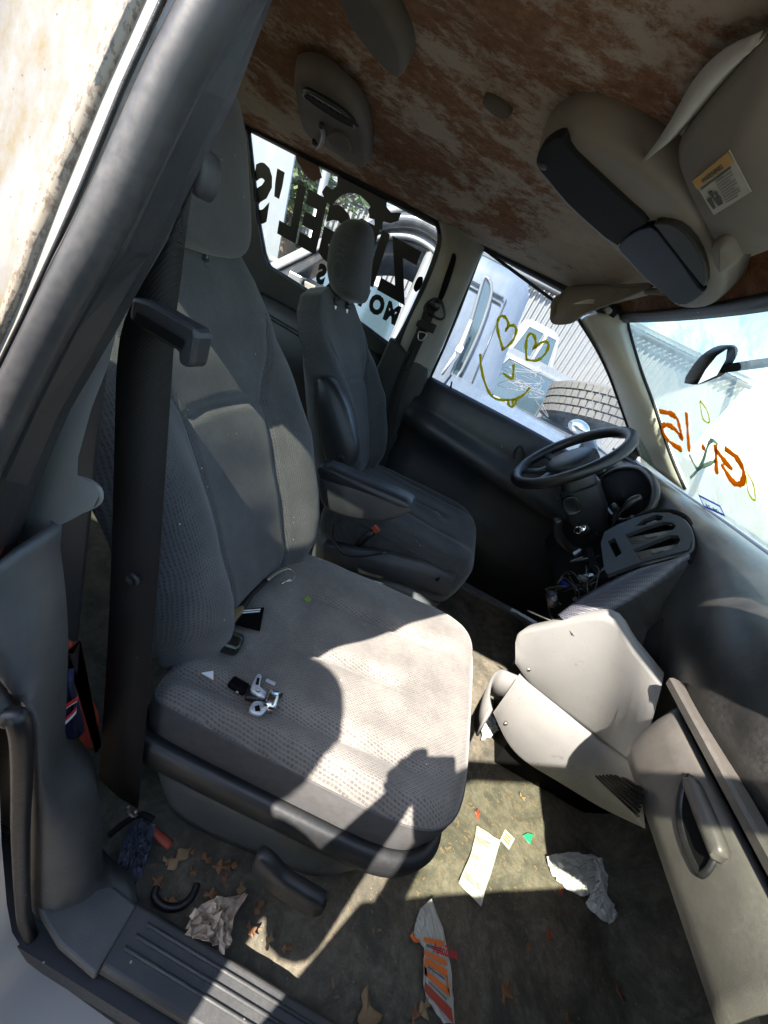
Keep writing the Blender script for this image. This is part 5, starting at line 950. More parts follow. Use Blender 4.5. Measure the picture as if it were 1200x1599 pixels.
# ================================================================ THINGS LYING ON THE PASSENGER SEAT
def sheetobj(name, poly, mat, label, cat_, lift=.003, amp=.006, nsub=10, crumple=0.0, parent=None, seed=1, group=None, z0=None, smooth=True):
    """a crumpled sheet: outline in plan filled with a fine grid and bent"""
    rnd = random.Random(seed); P_ = [V3(p) for p in poly]
    c = sum(P_, Vector())/len(P_); rings = []
    ph = [rnd.uniform(0, 6.28) for _ in range(6)]; an = [rnd.uniform(0, 3.14) for _ in range(3)]; fq = [rnd.uniform(25, 70) for _ in range(3)]
    dense = []
    for i in range(len(P_)):
        for k in range(4): dense.append(P_[i].lerp(P_[(i+1) % len(P_)], k/4))
    def hgt(p):
        h = 0
        for k in range(3): h += math.sin((p.x*math.cos(an[k])+p.y*math.sin(an[k]))*fq[k]+ph[k])
        return lift+amp*(.5+.5*abs(h)/1.6)
    for k in range(nsub, 0, -1):
        f = k/nsub; rings.append([Vector((c.x+(p.x-c.x)*f, c.y+(p.y-c.y)*f, p.z*f+c.z*(1-f)+hgt(c.lerp(p, f)))) for p in dense])
    if crumple:
        for k, r in enumerate(rings):
            for p in r: p.x += rnd.gauss(0, crumple*.35); p.y += rnd.gauss(0, crumple*.35); p.z = max(.004+c.z*.3, p.z+rnd.gauss(0, crumple)+crumple*1.5*k/nsub)
        smooth = False
    V, F = loft(rings, True, False); n = len(dense); F.append(tuple((nsub-1)*n+i for i in range(n)))
    o = mk(name, V, F, mat, parent, smooth=smooth, solid=.0006)
    if label: tag(o, label, cat_, group)
    return o
SZ = .432
EB = thing('earbud_case', 'dark green earbud case with a white lid wedged in the seat crease', 'earbud case', (-0.0091,-0.5599,0.4400))
ea = V3((-0.0285,-0.5715,0.4520)); eb = V3((0.0139,-0.5616,0.4520)); ed = (eb-ea).normalized(); en = Vector((-ed.y, ed.x, 0))
def pill(c0, c1, r, h, zc, a0=0):
    L_ = []
    for i in range(24):
        a = 2*math.pi*i/24; q = (c1 if math.cos(a) > 0 else c0); L_.append(Vector((q.x, q.y, 0))+ed*math.copysign(abs(math.cos(a))**.7, math.cos(a))*r*.75+en*math.copysign(abs(math.sin(a))**.7, math.sin(a))*r)
    return L_
def pillobj(name, c0, c1, r, z0, z1, mat):
    rings = []
    for k, z in ((.70, z0), (.93, z0+.15*(z1-z0)), (1, z0+.4*(z1-z0)), (1, z0+.6*(z1-z0)), (.92, z0+.86*(z1-z0)), (.68, z1), (.2, z1+.0005)):
        L_ = pill(c0, c1, r*k, 0, 0); rings.append([Vector((p.x, p.y, z)) for p in L_])
    return mk(name, *loft(rings), mat, EB)
pillobj('case_body', ea+ed*.016, eb, .021, .437, .462, 'dark_green_metal'); pillobj('case_lid', ea-ed*.004, ea+ed*.006, .0205, .4375, .4615, 'white_plastic')
bx = thing('buckle_tag', 'small black printed tag lying in the seat crease beside the buckle', 'tag', (0.0016,-0.4859,0.4400))
tq = [V3(p) for p in [(-0.0224,-0.4827,0.4470),(0.0116,-0.4484,0.4470),(0.0366,-0.5067,0.4470),(-0.0092,-0.5219,0.4470)]]
mk('tag_card', *prism(tq, (0, 0, .0015)), 'gloss_black', bx, smooth=False)
ex, ey = tq[1]-tq[0], tq[3]-tq[0]
for k in range(2): mk('tag_print', *prism([tq[0]+ex*u+ey*v+Vector((0, 0, .0022)) for u, v in ((.1, .10+.14*k), (.85, .10+.14*k), (.85, .18+.14*k), (.1, .18+.14*k))], (0, 0, .0004)), 'decal_white', bx, smooth=False)
BK = thing('seat_belt_stalk', 'seat belt buckle strap with bare metal loop lying in the seat crease', 'seat belt', (-0.0125,-0.3618,0.4500))
mk('strap', *tube(catmull([(-0.0299,-0.5274,0.4520),(-0.0236,-0.4806,0.4520),(-0.0290,-0.4316,0.4520),(-0.0253,-0.3761,0.4520)], 4), .007, 8, flat=((0, 0, 1), .5)), 'black_plastic', BK)
mk('metal_tongue', *tube(catmull([(-0.0234,-0.3825,0.4580),(-0.0209,-0.3578,0.4580),(-0.0149,-0.3316,0.4580),(-0.0065,-0.3145,0.4580)], 4), .005, 8, flat=((0, 0, 1), .4)), 'steel', BK)
mk('wire_loop', *tube(catmull([(-0.0083,-0.3222,0.4600),(0.0044,-0.3161,0.4600),(0.0188,-0.3265,0.4600),(0.0222,-0.3464,0.4600),(0.0138,-0.3596,0.4600)], 5), .0014, 6), 'chrome', BK)
mk('wire_loop', *tube(catmull([(0.0082,-0.3729,0.4580),(0.0123,-0.3555,0.4580),(0.0172,-0.3454,0.4580)], 5), .0022, 6), 'chrome', BK)
mk('brass_buckle', *loft([[V3(p)+Vector((0, 0, h)) for p in [(-0.0340,-0.5312,0.4450),(-0.0328,-0.4954,0.4450),(-0.0239,-0.4773,0.4450),(-0.0144,-0.4870,0.4450),(-0.0125,-0.5205,0.4450),(-0.0176,-0.5380,0.4450)]] for h in (0, .012)]), 'brass', BK, smooth=False, bev=.003)
# silver toy-like device
GD = thing('silver_gadget', 'small silver and black gadget with open flaps on the passenger seat', 'gadget', (0.1008,-0.6193,0.4400))
def gbox(name, px, z, size, yaw, mat, bev=.002, pitch=0.0):
    c = V3(P_at[px]) if px in P_at else None
P_at = {}
def gb(name, c, size, yaw, mat, bev=.002, pitch=0.0):
    r = Matrix.Rotation(math.radians(yaw), 3, 'Z') @ Matrix.Rotation(math.radians(pitch), 3, 'Y')
    return mk(name, *box(V3(c), size, r), mat, GD, smooth=False, bev=bev)
gb('dark_body', (0.0681,-0.6248,0.4460), (.034, .020, .013), 0, 'gloss_black', .004); gb('dark_base', (0.0972,-0.6246,0.4460), (.026, .024, .012), 20, 'black_plastic', .003)
gb('foot', (0.0750,-0.6308,0.4450), (.012, .008, .006), 10, 'silver_plastic', .002)
gf = smoothpoly([(0.0894,-0.6259,0.4580),(0.0844,-0.6020,0.4580),(0.0863,-0.5947,0.4580),(0.0927,-0.5965,0.4580),(0.1001,-0.6149,0.4580),(0.1173,-0.6180,0.4580),(0.1166,-0.6293,0.4580),(0.0991,-0.6294,0.4580)], 2); mk('flap', *puff(gf, (0, 0, 1), [(0, -.008), (0, 0), (.001, .001)]), 'silver_plastic', GD)
mk('flap_window', *prism([(0.0878,-0.6043,0.4600),(0.0921,-0.6029,0.4600),(0.0973,-0.6154,0.4600),(0.0921,-0.6173,0.4600)], (0, 0, .0006)), 'black_void', GD, smooth=False)
gr_ = smoothpoly([(0.1156,-0.6236,0.4660),(0.1162,-0.6163,0.4660),(0.1298,-0.6091,0.4660),(0.1359,-0.6109,0.4660),(0.1417,-0.6301,0.4660),(0.1407,-0.6410,0.4660),(0.1242,-0.6420,0.4660)], 2); mk('lens_head', *puff(gr_, (0, 0, 1), [(0, -.018), (0, -.002), (.003, .001)]), 'chrome', GD)
gh = smoothpoly([(0.1084,-0.6579,0.4550),(0.1055,-0.6419,0.4550),(0.1156,-0.6344,0.4550),(0.1315,-0.6339,0.4550),(0.1307,-0.6471,0.4550),(0.1255,-0.6564,0.4550)], 2); mk('lower_flap', *puff(gh, (0, 0, 1), [(0, -.006), (0, 0), (.001, .001)]), 'silver_plastic', GD)
mk('lower_flap_window', *prism([(0.1116,-0.6489,0.4575),(0.1166,-0.6433,0.4575),(0.1236,-0.6505,0.4575),(0.1171,-0.6557,0.4575)], (0, 0, .0006)), 'black_void', GD, smooth=False)
gc_ = V3((0.1020,-0.6253,0.4605)); mk('pivot_screw', *puff([gc_+Vector((.004*math.cos(a), .004*math.sin(a), 0)) for a in (2*math.pi*i/14 for i in range(14))], (0, 0, 1), [(0, 0), (0, .001), (.0014, .001), (.0018, .0003)]), 'steel', GD)
gb('side_wing', (0.1113,-0.5954,0.4550), (.018, .006, .003), 5, 'silver_plastic', .001)
gb('head_rim', (0.1388,-0.6163,0.4590), (.004, .016, .012), -10, 'black_plastic', .001)
CH = thing('paper_charm', 'tiny pale triangular charm on the seat beside the silver gadget', 'charm', (0.0139,-0.6323,0.4400))
mk('charm_triangle', *prism([(0.0043,-0.6375,0.4440),(0.0173,-0.6246,0.4440),(0.0267,-0.6372,0.4440)], (0, 0, .003)), 'decal_white', CH, smooth=False)
mk('charm_bead', *tube([(0.0007,-0.6400,0.4460), (0.0028,-0.6395,0.4460)], .002, 6), 'leaf_tan', CH)
mk('charm_string', *tube(catmull([(0.0241,-0.6340,0.4450),(0.0289,-0.6337,0.4450),(0.0295,-0.6361,0.4450)], 3), .001, 5), 'red_strip', CH)
tag(sheetobj('leaf_scrap', [(0.0665,-0.3584,0.4360),(0.0693,-0.3429,0.4360),(0.0830,-0.3497,0.4360),(0.0816,-0.3611,0.4360),(0.0725,-0.3636,0.4360)], 'leaf_green', None, None, seed=4, amp=.002, nsub=3), 'tiny green leaf scrap on the shaded part of the passenger seat', 'leaf')

# ================================================================ BEHIND THE SEAT AND ON THE FLOOR
BG = thing('duffel_bag', 'red and navy bag tucked behind the passenger seat', 'bag', (-.22, -.66, .0))
bgp = smoothpoly([(-0.1000,-0.7892,0.6062),(-0.1000,-0.7801,0.5942),(-0.1000,-0.7640,0.5324),(-0.1000,-0.7416,0.4446),(-0.1000,-0.7216,0.3611),(-0.1000,-0.7165,0.2791),(-0.1000,-0.7218,0.2418),(-0.1000,-0.7673,0.3240),(-0.1000,-0.7812,0.3707),(-0.1000,-0.7884,0.5082)], 3)
mk('bag_body', *puff(bgp, (1, 0, 0), [(.008, -.05), (0, -.03), (0, -.012), (.006, .004), (.012, .008)]), 'red_cloth', BG)
bn = smoothpoly([(-0.0900,-0.7977,0.5683),(-0.0900,-0.7871,0.5449),(-0.0900,-0.7772,0.4869),(-0.0900,-0.7626,0.4015),(-0.0900,-0.7629,0.3758),(-0.0900,-0.7849,0.3904),(-0.0900,-0.7915,0.4151)], 3)
mk('navy_panel', *puff(bn, (1, 0, 0), [(.002, -.006), (0, .002), (.01, .004)]), 'navy_cloth', BG)
tv, tf = text2d('C', .05, .002); c0 = V3((-0.0840,-0.7971,0.4888)); mk('bag_letter', [c0+Vector((0, v.x-.02, v.y-.02)) for v in tv], tf, 'red_print', BG, smooth=False)
mk('bag_letter', [c0+Vector((-.0008, (v.x-.022)*1.25, (v.y-.024)*1.25)) for v in tv], tf, 'decal_white', BG, smooth=False)
SL = sheetobj('slate_cloth', [(-0.0048,-0.7112,0.0200),(0.0069,-0.6963,0.0200),(0.0346,-0.6930,0.0200),(0.0577,-0.7279,0.0200),(0.0721,-0.7650,0.0200),(0.0634,-0.7878,0.0200),(0.0490,-0.7844,0.0200),(0.0325,-0.7912,0.0200),(0.0205,-0.7701,0.0200),(0.0049,-0.7405,0.0200)], 'slate_cloth', 'slate blue cloth scrap crumpled on the floor behind the sill plate', 'cloth', .004, .012, 8, .004, seed=3)
tag(mk('red_strip', *tube(catmull([(0.0349,-0.6999,0.0200),(0.0553,-0.7022,0.0200),(0.0852,-0.7069,0.0200)], 4), .008, 8, flat=((0, 0, 1), .4)), 'red_strip', None), 'short red strip on the floor by the seat belt anchor', 'strip')
tag(mk('fabric_loop', *tube(catmull([(-0.0269,-0.7420,0.0300),(-0.0174,-0.7151,0.0300),(-0.0016,-0.6922,0.0300),(0.0261,-0.6889,0.0300)], 4), .006, 8), 'black_cloth', None), 'black cord looped on the floor under the seat belt hook', 'cord')
tag(mk('curved_cable', *tube(catmull([(0.1038,-0.7633,0.0160),(0.1102,-0.7750,0.0160),(0.1336,-0.7794,0.0160),(0.1590,-0.7701,0.0160),(0.1708,-0.7502,0.0160),(0.1677,-0.7318,0.0160)], 5), .007, 8), 'black_plastic', None), 'black curved cable on the dark floor beside the seat base', 'cable')
LITTER = []
def leaf(px, size, mat, lab, ang=0.0, shape=0, grp='dry leaves and bark flakes scattered on the floor'):
    c = V3(px); n = 13; pts = []; ph_ = (c.x*97+c.y*61) % 6.28
    for i in range(n):
        t = i/(n-1); pts.append((t-.5, .22*math.sin(math.pi*t)**.8*(1+.45*math.sin(4.6*math.pi*t+ph_))))
    out = [(x, y) for x, y in pts]+[(x, -y*(.75+.4*math.sin(9*x+ph_))) for x, y in pts[-2:0:-1]]
    ca, sa = math.cos(ang), math.sin(ang)
    q = [Vector((c.x+size*(x*ca-y*sa), c.y+size*(x*sa+y*ca), c.z+.002+size*1.6*y*y+.45*size*abs(x)**2+.04*size*math.sin(11*x+ph_))) for x, y in out]
    V = q+[Vector((c.x, c.y, c.z+.002-.0005))]; F = [(i, (i+1) % len(q), len(q)) for i in range(len(q))]
    o = mk('dry_leaf', V, F, mat, None, solid=.0008); tag(o, lab, 'leaf', grp); LITTER.append(o); return o
sheetobj('crumpled_tissue', [(0.1856,-0.7890,0.0300),(0.1850,-0.7715,0.0300),(0.2075,-0.7467,0.0300),(0.2327,-0.7384,0.0300),(0.2567,-0.7190,0.0300),(0.2616,-0.7219,0.0300),(0.2569,-0.7567,0.0300),(0.2694,-0.7823,0.0300),(0.2658,-0.7977,0.0300),(0.2384,-0.7965,0.0300),(0.2099,-0.8024,0.0300),(0.1922,-0.8034,0.0300)], 'tissue', 'crumpled stained paper towel beside the sill plate', 'paper towel', .004, .020, 7, .006, seed=11)
R1 = sheetobj('receipt', [(0.7725,-0.3489,0.0120),(0.8447,-0.3540,0.0120),(0.8022,-0.4764,0.0120),(0.7888,-0.5162,0.0120),(0.7248,-0.4983,0.0120),(0.7578,-0.4166,0.0120)], 'paper', 'long cream receipt sticking out from under the seat front corner', 'receipt', .002, .004, 9, .0014, seed=5)
def printlines(root, q, rows, mat):
    q = [V3(p) for p in q]
    for u0, u1, v in rows:
        a = q[0].lerp(q[1], u0).lerp(q[3].lerp(q[2], u0), v); b = q[0].lerp(q[1], u1).lerp(q[3].lerp(q[2], u1), v); d = (q[3]-q[0])*.018
        mk('printed_line', *prism([a, b, b+d, a+d], (0, 0, .0005)), mat, root, smooth=False)
printlines(R1, [(0.7632,-0.3730,0.0225),(0.8300,-0.3705,0.0225),(0.7858,-0.5070,0.0225),(0.7256,-0.4947,0.0225)], [(.1, .75, .06), (.1, .6, .10), (.1, .7, .14), (.1, .5, .18), (.15, .5, .42), (.15, .45, .46), (.1, .85, .80), (.1, .8, .84), (.1, .9, .88)], 'ink_grey')
T1 = thing('paper_slip', 'small cream and red printed slip on the floor beside the long receipt', 'paper slip', (0.8707,-0.3353,0.0100))
tq = [V3(p) for p in [(0.8642,-0.3148,0.0120),(0.8943,-0.3253,0.0120),(0.8742,-0.3608,0.0120),(0.8468,-0.3483,0.0120)]]; mk('slip_card', *prism(tq, (0, 0, .001)), 'paper', T1, smooth=False)
for k in range(3): mk('slip_print', *prism([tq[0].lerp(tq[1], u).lerp(tq[3].lerp(tq[2], u), v)+Vector((0, 0, .0015)) for u, v in ((.15, .22+.22*k), (.8, .22+.22*k), (.8, .32+.22*k), (.15, .32+.22*k))], (0, 0, .0004)), 'orange_print', T1, smooth=False)
sheetobj('green_wrapper', [(0.9182,-0.3081,0.0120),(0.9339,-0.2944,0.0120),(0.9532,-0.2889,0.0120),(0.9474,-0.3047,0.0120),(0.9395,-0.3209,0.0120),(0.9280,-0.3134,0.0120)], 'wrapper_green', 'tiny bright green foil wrapper on the floor', 'wrapper', .002, .006, 4, seed=6)
WP = thing('white_paper', 'folded sheet of white paper lying on the floor under the glovebox', 'paper', (1.0848,-0.3476,0.0100))
sheetobj('sheet', [(0.9875,-0.3315,0.0140),(1.0258,-0.3070,0.0140),(1.0994,-0.2700,0.0140),(1.1562,-0.2531,0.0140),(1.1863,-0.2513,0.0140),(1.1684,-0.2992,0.0140),(1.1137,-0.3620,0.0140),(1.0844,-0.3794,0.0140),(1.0399,-0.3814,0.0140),(1.0146,-0.3725,0.0140),(0.9971,-0.3599,0.0140)], 'paper_white', None, None, .003, .006, 8, .0030, WP, 8)
fl = [(1.1201,-0.2825,0.0500),(1.1520,-0.2779,0.0500)]+[(1.1724,-0.3140,0.0300),(1.1595,-0.3504,0.0300)]+[(1.1986,-0.3581,0.0160),(1.1948,-0.3754,0.0160),(1.1660,-0.4008,0.0160),(1.1234,-0.4062,0.0160),(1.0982,-0.3878,0.0160)]+[(1.1105,-0.3595,0.0300)]+[(1.1344,-0.3314,0.0450)]
sheetobj('folded_flap', fl, 'paper_white', None, None, .003, .004, 7, .0030, WP, 9)
AZ = thing('orange_package', 'orange and white torn parts package lying at the seat front corner', 'package', (0.6877,-0.6536,0.0100))
sheetobj('card', [(0.6591,-0.5556,0.0120),(0.6940,-0.5918,0.0120),(0.7188,-0.6425,0.0120),(0.7304,-0.6833,0.0120),(0.7348,-0.7139,0.0120),(0.7105,-0.7222,0.0120),(0.6831,-0.7082,0.0120),(0.6642,-0.6981,0.0120),(0.6567,-0.6560,0.0120),(0.6559,-0.6251,0.0120),(0.6286,-0.6295,0.0120),(0.6287,-0.6067,0.0120),(0.6354,-0.5823,0.0120)], 'paper', None, None, .002, .004, 10, .0012, AZ, 12)
azq = [V3(p) for p in [(0.6483,-0.6245,0.0235),(0.6929,-0.6074,0.0235),(0.7285,-0.7151,0.0235),(0.6643,-0.6998,0.0235)]]
def azp(u, v): return azq[0].lerp(azq[1], u).lerp(azq[3].lerp(azq[2], u), v)
for a, b, mt in ((.02, .10, 'orange_print'), (.26, .34, 'orange_print'), (.38, .48, 'orange_print'), (.60, .70, 'orange_print'), (.82, .98, 'red_strip')):
    mk('print_band', *prism([azp(0, a), azp(1, a+.04), azp(1, b+.04), azp(0, b)], (0, 0, .0006)), mt, AZ, smooth=False)
for a in (.48, .56): mk('print_band', *prism([azp(0, a), azp(.10, a), azp(.10, a+.14), azp(0, a+.14)], (0, 0, .0006)), 'orange_print', AZ, smooth=False)
mk('print_band', *prism([azp(.92, .5), azp(1, .5), azp(1, .70), azp(.92, .70)], (0, 0, .0006)), 'orange_print', AZ, smooth=False)
tv, tf = text2d('AutoZone', .018, .0004, .3); e1 = (azp(1, .25)-azp(0, .25)).normalized(); e2 = (azp(.5, 0)-azp(.5, 1)).normalized()
mk('package_text', [azp(.42, .25)+e1*v.x*.75+e2*v.y*1.2+Vector((0, 0, .001)) for v in tv], tf, 'red_print', AZ, smooth=False)
for v_ in (.14, .17, .52, .76): mk('printed_line', *prism([azp(.15, v_), azp(.85, v_+.03), azp(.85, v_+.045), azp(.15, v_+.015)], (0, 0, .0006)), 'ink', AZ, smooth=False)
mk('torn_tab', *tube(catmull([(0.6232,-0.6284,0.0160),(0.6319,-0.6331,0.0160),(0.6436,-0.6287,0.0160)], 3), .006, 6, flat=((0, 0, 1), .3)), 'orange_print', AZ)
sheetobj('printed_leaflet', [(0.7589,0.0368,0.0300),(0.7907,0.0333,0.0300),(0.8219,-0.0026,0.0300),(0.8290,-0.0371,0.0300),(0.7965,-0.0798,0.0300),(0.7677,-0.1028,0.0300),(0.7462,-0.0463,0.0300)], 'paper_white', 'crumpled white printed leaflet between the seat and the grey bin', 'leaflet', .003, .012, 6, .004, seed=21)
LM = ['leaf_brown', 'leaf_tan', 'leaf_brown', 'red_strip']
for (px, sz, mt, lab, an) in (
  ((0.1128,-0.7151,0.0150), .050, 'leaf_tan', 'large tan leaf on the dark floor beside the seat belt anchor', 1.2),
  ((0.5598,-0.7645,0.0080), .075, 'leaf_tan', 'long tan leaf at the bottom edge beside the lit sill patch', 1.9),
  ((0.6747,-0.7138,0.0080), .045, 'leaf_tan', 'broad tan leaf just left of the orange package', .8),
  ((0.6542,-0.7321,0.0080), .035, 'leaf_brown', 'small brown leaf left of the orange package at the bottom edge', 1.6),
  ((0.8540,-0.6312,0.0080), .045, 'leaf_brown', 'dark red leaf with a long stem in the shadow right of the orange package', 1.1),
  ((0.9790,-0.4919,0.0080), .026, 'red_strip', 'reddish bark flake in the shadow below the white paper', 1.2),
  ((1.0164,-0.4390,0.0080), .022, 'leaf_brown', 'small brown flake just below the left edge of the white paper', .3),
  ((0.9184,-0.5372,0.0080), .022, 'leaf_brown', 'lone brown flake at the rim of the rounded floor shadow', 1.0),
  ((1.1584,-0.5205,0.0080), .035, 'leaf_brown', 'thin brown leaf in the dark under the glovebox', 2.0),
  ((1.0057,-0.6179,0.0080), .028, 'leaf_brown', 'brown flake at the bottom edge in the dark floor shadow', 1.9),
  ((0.7757,-0.3159,0.0080), .030, 'red_strip', 'reddish flake beside the seat front edge above the receipt', 1.6),
  ((0.9304,-0.1926,0.0080), .028, 'leaf_tan', 'curled tan leaf on the lit floor in front of the grey bin', 2.3),
  ((1.0294,-0.3881,0.0080), .020, 'red_strip', 'red flake touching the left edge of the white paper', .5),
  ((0.1944,-0.6931,0.0120), .040, 'leaf_brown', 'brown leaf under the recline lever', .4)):
    leaf(px, sz, mt, lab, an, 1)
rl = random.Random(17)
for q in [(0.0949,-0.7245,0.0100),(0.1477,-0.7199,0.0100),(0.1585,-0.6914,0.0100),(0.2127,-0.7029,0.0100),(0.2518,-0.7075,0.0100),(0.2992,-0.7143,0.0100),(0.1366,-0.7720,0.0100),(0.2026,-0.7337,0.0100),(0.3004,-0.7459,0.0100),(0.3406,-0.7467,0.0100),(0.2103,-0.6823,0.0100),(0.1268,-0.6941,0.0100),(0.3781,-0.7431,0.0100),(0.0999,-0.7563,0.0100)]:
    leaf(q, rl.uniform(.016, .034), rl.choice(('leaf_brown', 'leaf_tan', 'leaf_brown')), 'small brown leaf fragment on the dark floor beside the seat base', rl.uniform(0, 3.1), 1, 'leaf fragments beside the seat base')
# crumbs, seeds and grit: nobody could count them
rnd = random.Random(5); VV = []; FF = []
for i in range(1300):
    if i < 520: x = rnd.uniform(.62, 1.05); y = -.50+.55*(x-.62)/.43*rnd.uniform(.3, 1.2)+rnd.gauss(0, .09)
    else: x = rnd.uniform(.05, 1.2); y = rnd.uniform(-.78, -.02)
    s = .0009+.004*rnd.random()**3; a = rnd.uniform(0, 3.14); l = rnd.uniform(1.0, 3.2)
    z = floor_f((x+1.85)/3.15, (y+.8)/1.6)[2]
    v, f = box((x, y, z+s*.4), (s*l, s, s*.5), Matrix.Rotation(a, 3, 'Z')); b = len(VV); VV += v; FF += [tuple(q+b for q in w_) for w_ in f]
CR_ = mk('floor_crumbs', VV, FF, 'crumb', None, smooth=False); tag(CR_, 'tan crumbs, seeds and grit scattered over the dirty floor', 'debris', kind='stuff')

# ================================================================ OUTSIDE
G = mk('ground', *gridsurf(lambda u, v: (-150+300*u, -150+300*v, -.48), 10, 10), 'dirt_ground', None); tag(G, None, None, kind='structure')
SH = thing('corrugated_shed', 'long pale corrugated metal building behind the parked vehicles', 'building', (0, 10.5, -.48))
V = []; F = []; yw = 10.5; ztop = 2.95; n = 900
for i in range(n+1):
    x = -26+32*i/n; d = .06*(1 if (i % 4) in (1, 2) else 0); V += [(x, yw-d, -.48), (x, yw-d, ztop+.012*x)]
for i in range(n): F.append((2*i, 2*i+2, 2*i+3, 2*i+1))
mk('metal_wall', V, F, 'shed_metal', SH, smooth=False)
mk('roof', *gridsurf(lambda u, v: (-26+32*u, 10.3+6*v, ztop+.05+.012*(-26+32*u)+.8*v), 20, 4), 'shed_metal', SH, smooth=False, solid=.05)
mk('eave_gutter', *tube([(-26, 10.3, ztop-.3), (6, 10.3, ztop-.03)], .05, 8), 'silver_body', SH)
# light blue van, its tall rear corner beside the driver's window
BV = thing('blue_van_door', 'light blue van cargo door with window and pale wiper standing open outside the driver window', 'van door', (-.1, 2.2, -.1))
def vring(z, k, dx=0): return [(-.52, 2.15+k, z), (.10+dx, 2.15+k, z), (.22+dx, 2.18+k, z), (.28+dx, 2.24+k, z), (.28+dx, 2.34+k, z), (-.52, 2.34+k, z)]
mk('door_shell', *loft([vring(-.1, .0, .12), vring(.55, -.02, .12), vring(.62, 0, .11), vring(1.2, .05, .0), vring(1.50, .10, -.04), vring(1.58, .13, -.09), vring(1.60, .16, -.14)]), 'van_blue', BV, auto=40)
mk('hinge_post', *tube([(-.55, 2.30, -.48), (-.55, 2.34, 1.5)], .05, 10), 'silver_body', BV)
bw = [flat for flat in [(-0.0038,2.1600,0.8209),(-0.0170,2.1600,1.0018),(-0.0485,2.1600,1.1785),(-0.0967,2.1600,1.3946),(-0.1087,2.1600,1.4747),(-0.0725,2.1600,1.4733),(-0.0237,2.1600,1.4262),(0.0104,2.1600,1.3187),(0.0385,2.1600,1.1480),(0.0510,2.1600,0.9596),(0.0496,2.1600,0.8157)]]
bw = [Vector((p[0], 2.15+.085*max(0, p[2]-.62)-.02, p[2])) for p in bw]
mk('rear_window', *puff(bw, (0, -1, 0), [(0, -.02), (0, .008), (.012, .008)]), 'far_glass', BV, smooth=False)
mk('window_rubber', *tube(catmull(off(bw, (0, -.012, 0)), 2, True), .012, 6, closed=True), 'silver_body', BV)
mk('wiper_arm', *tube([V3((-0.0624,2.0800,0.7815)), V3((-0.0312,2.0800,0.9901)), V3((-0.0493,2.0800,1.1958))], [.012, .014, .009], 8), 'white_plastic', BV)
wv_ = V3((-0.0279,2.0600,0.9964)); mk('wiper_joint', *box(wv_, (.05, .03, .05)), 'white_plastic', BV, smooth=False, bev=.01)
for z in (1.44, 1.40): mk('drip_rail', *tube([(-.5, 2.22, z), (.08, 2.22, z-.02)], .008, 6), 'silver_body', BV)
for x in (.02, .12): mk('panel_seam', *tube([(x-.02, 2.235, 1.42), (x+.04, 2.165, .9), (x+.1, 2.13, .5)], .006, 6), 'dark_body', BV)
# blue-grey fender in front of it
BF = thing('grey_car', 'low blue-grey car fender and hood directly below the driver window', 'car', (.6, 1.9, -.48))
mk('hood', *gridsurf(lambda u, v: (.02+1.5*u, 1.45+.85*v+.1*u, .80+.05*math.sin(3.1*v)-.16*(1-v)**2-.03*u), 12, 10), 'fender_blue', BF)
mk('side_panel', *bands([(.02, 1.45, .64), (.8, 1.50, .63), (1.52, 1.55, .61)], [(.02, 1.40, .3), (.8, 1.44, .3), (1.52, 1.5, .3)], [(.02, 1.44, -.3), (.8, 1.47, -.3), (1.52, 1.53, -.3)]), 'fender_blue', BF, solid=.01)
mk('hood_edge', *tube([(.05, 2.28, .80), (.7, 2.34, .80), (1.5, 2.42, .77)], .012, 8), 'dark_body', BF)
hl_ = V3((0.9882,1.9500,0.9072)); mk('headlamp', *loft([[hl_+Vector((.075*math.cos(a)*k, h, .05*math.sin(a)*k)) for a in (2*math.pi*i/20 for i in range(20))] for k, h in ((1, .04), (1, 0), (.85, -.03), (.5, -.05), (.1, -.055))]), 'clear_lamp' if 'clear_lamp' in MATS else 'chrome', BF)
TW = thing('wire_tangle', 'tangle of thin pale wire lying on the grey car hood', 'wire', (.75, 2.3, .8))
rw = random.Random(4); vf = []
for i in range(16):
    c = V3((0.5419,2.4500,0.9826))+Vector((rw.gauss(0, .09), rw.gauss(0, .05), rw.gauss(0, .03)))
    vf.append(tube(catmull([c+Vector((rw.gauss(0, .10), rw.gauss(0, .05), rw.gauss(0, .05))) for _ in range(4)], 4), .0022, 5))
mk('wire_loops', *cat(*vf), 'far_white', TW)
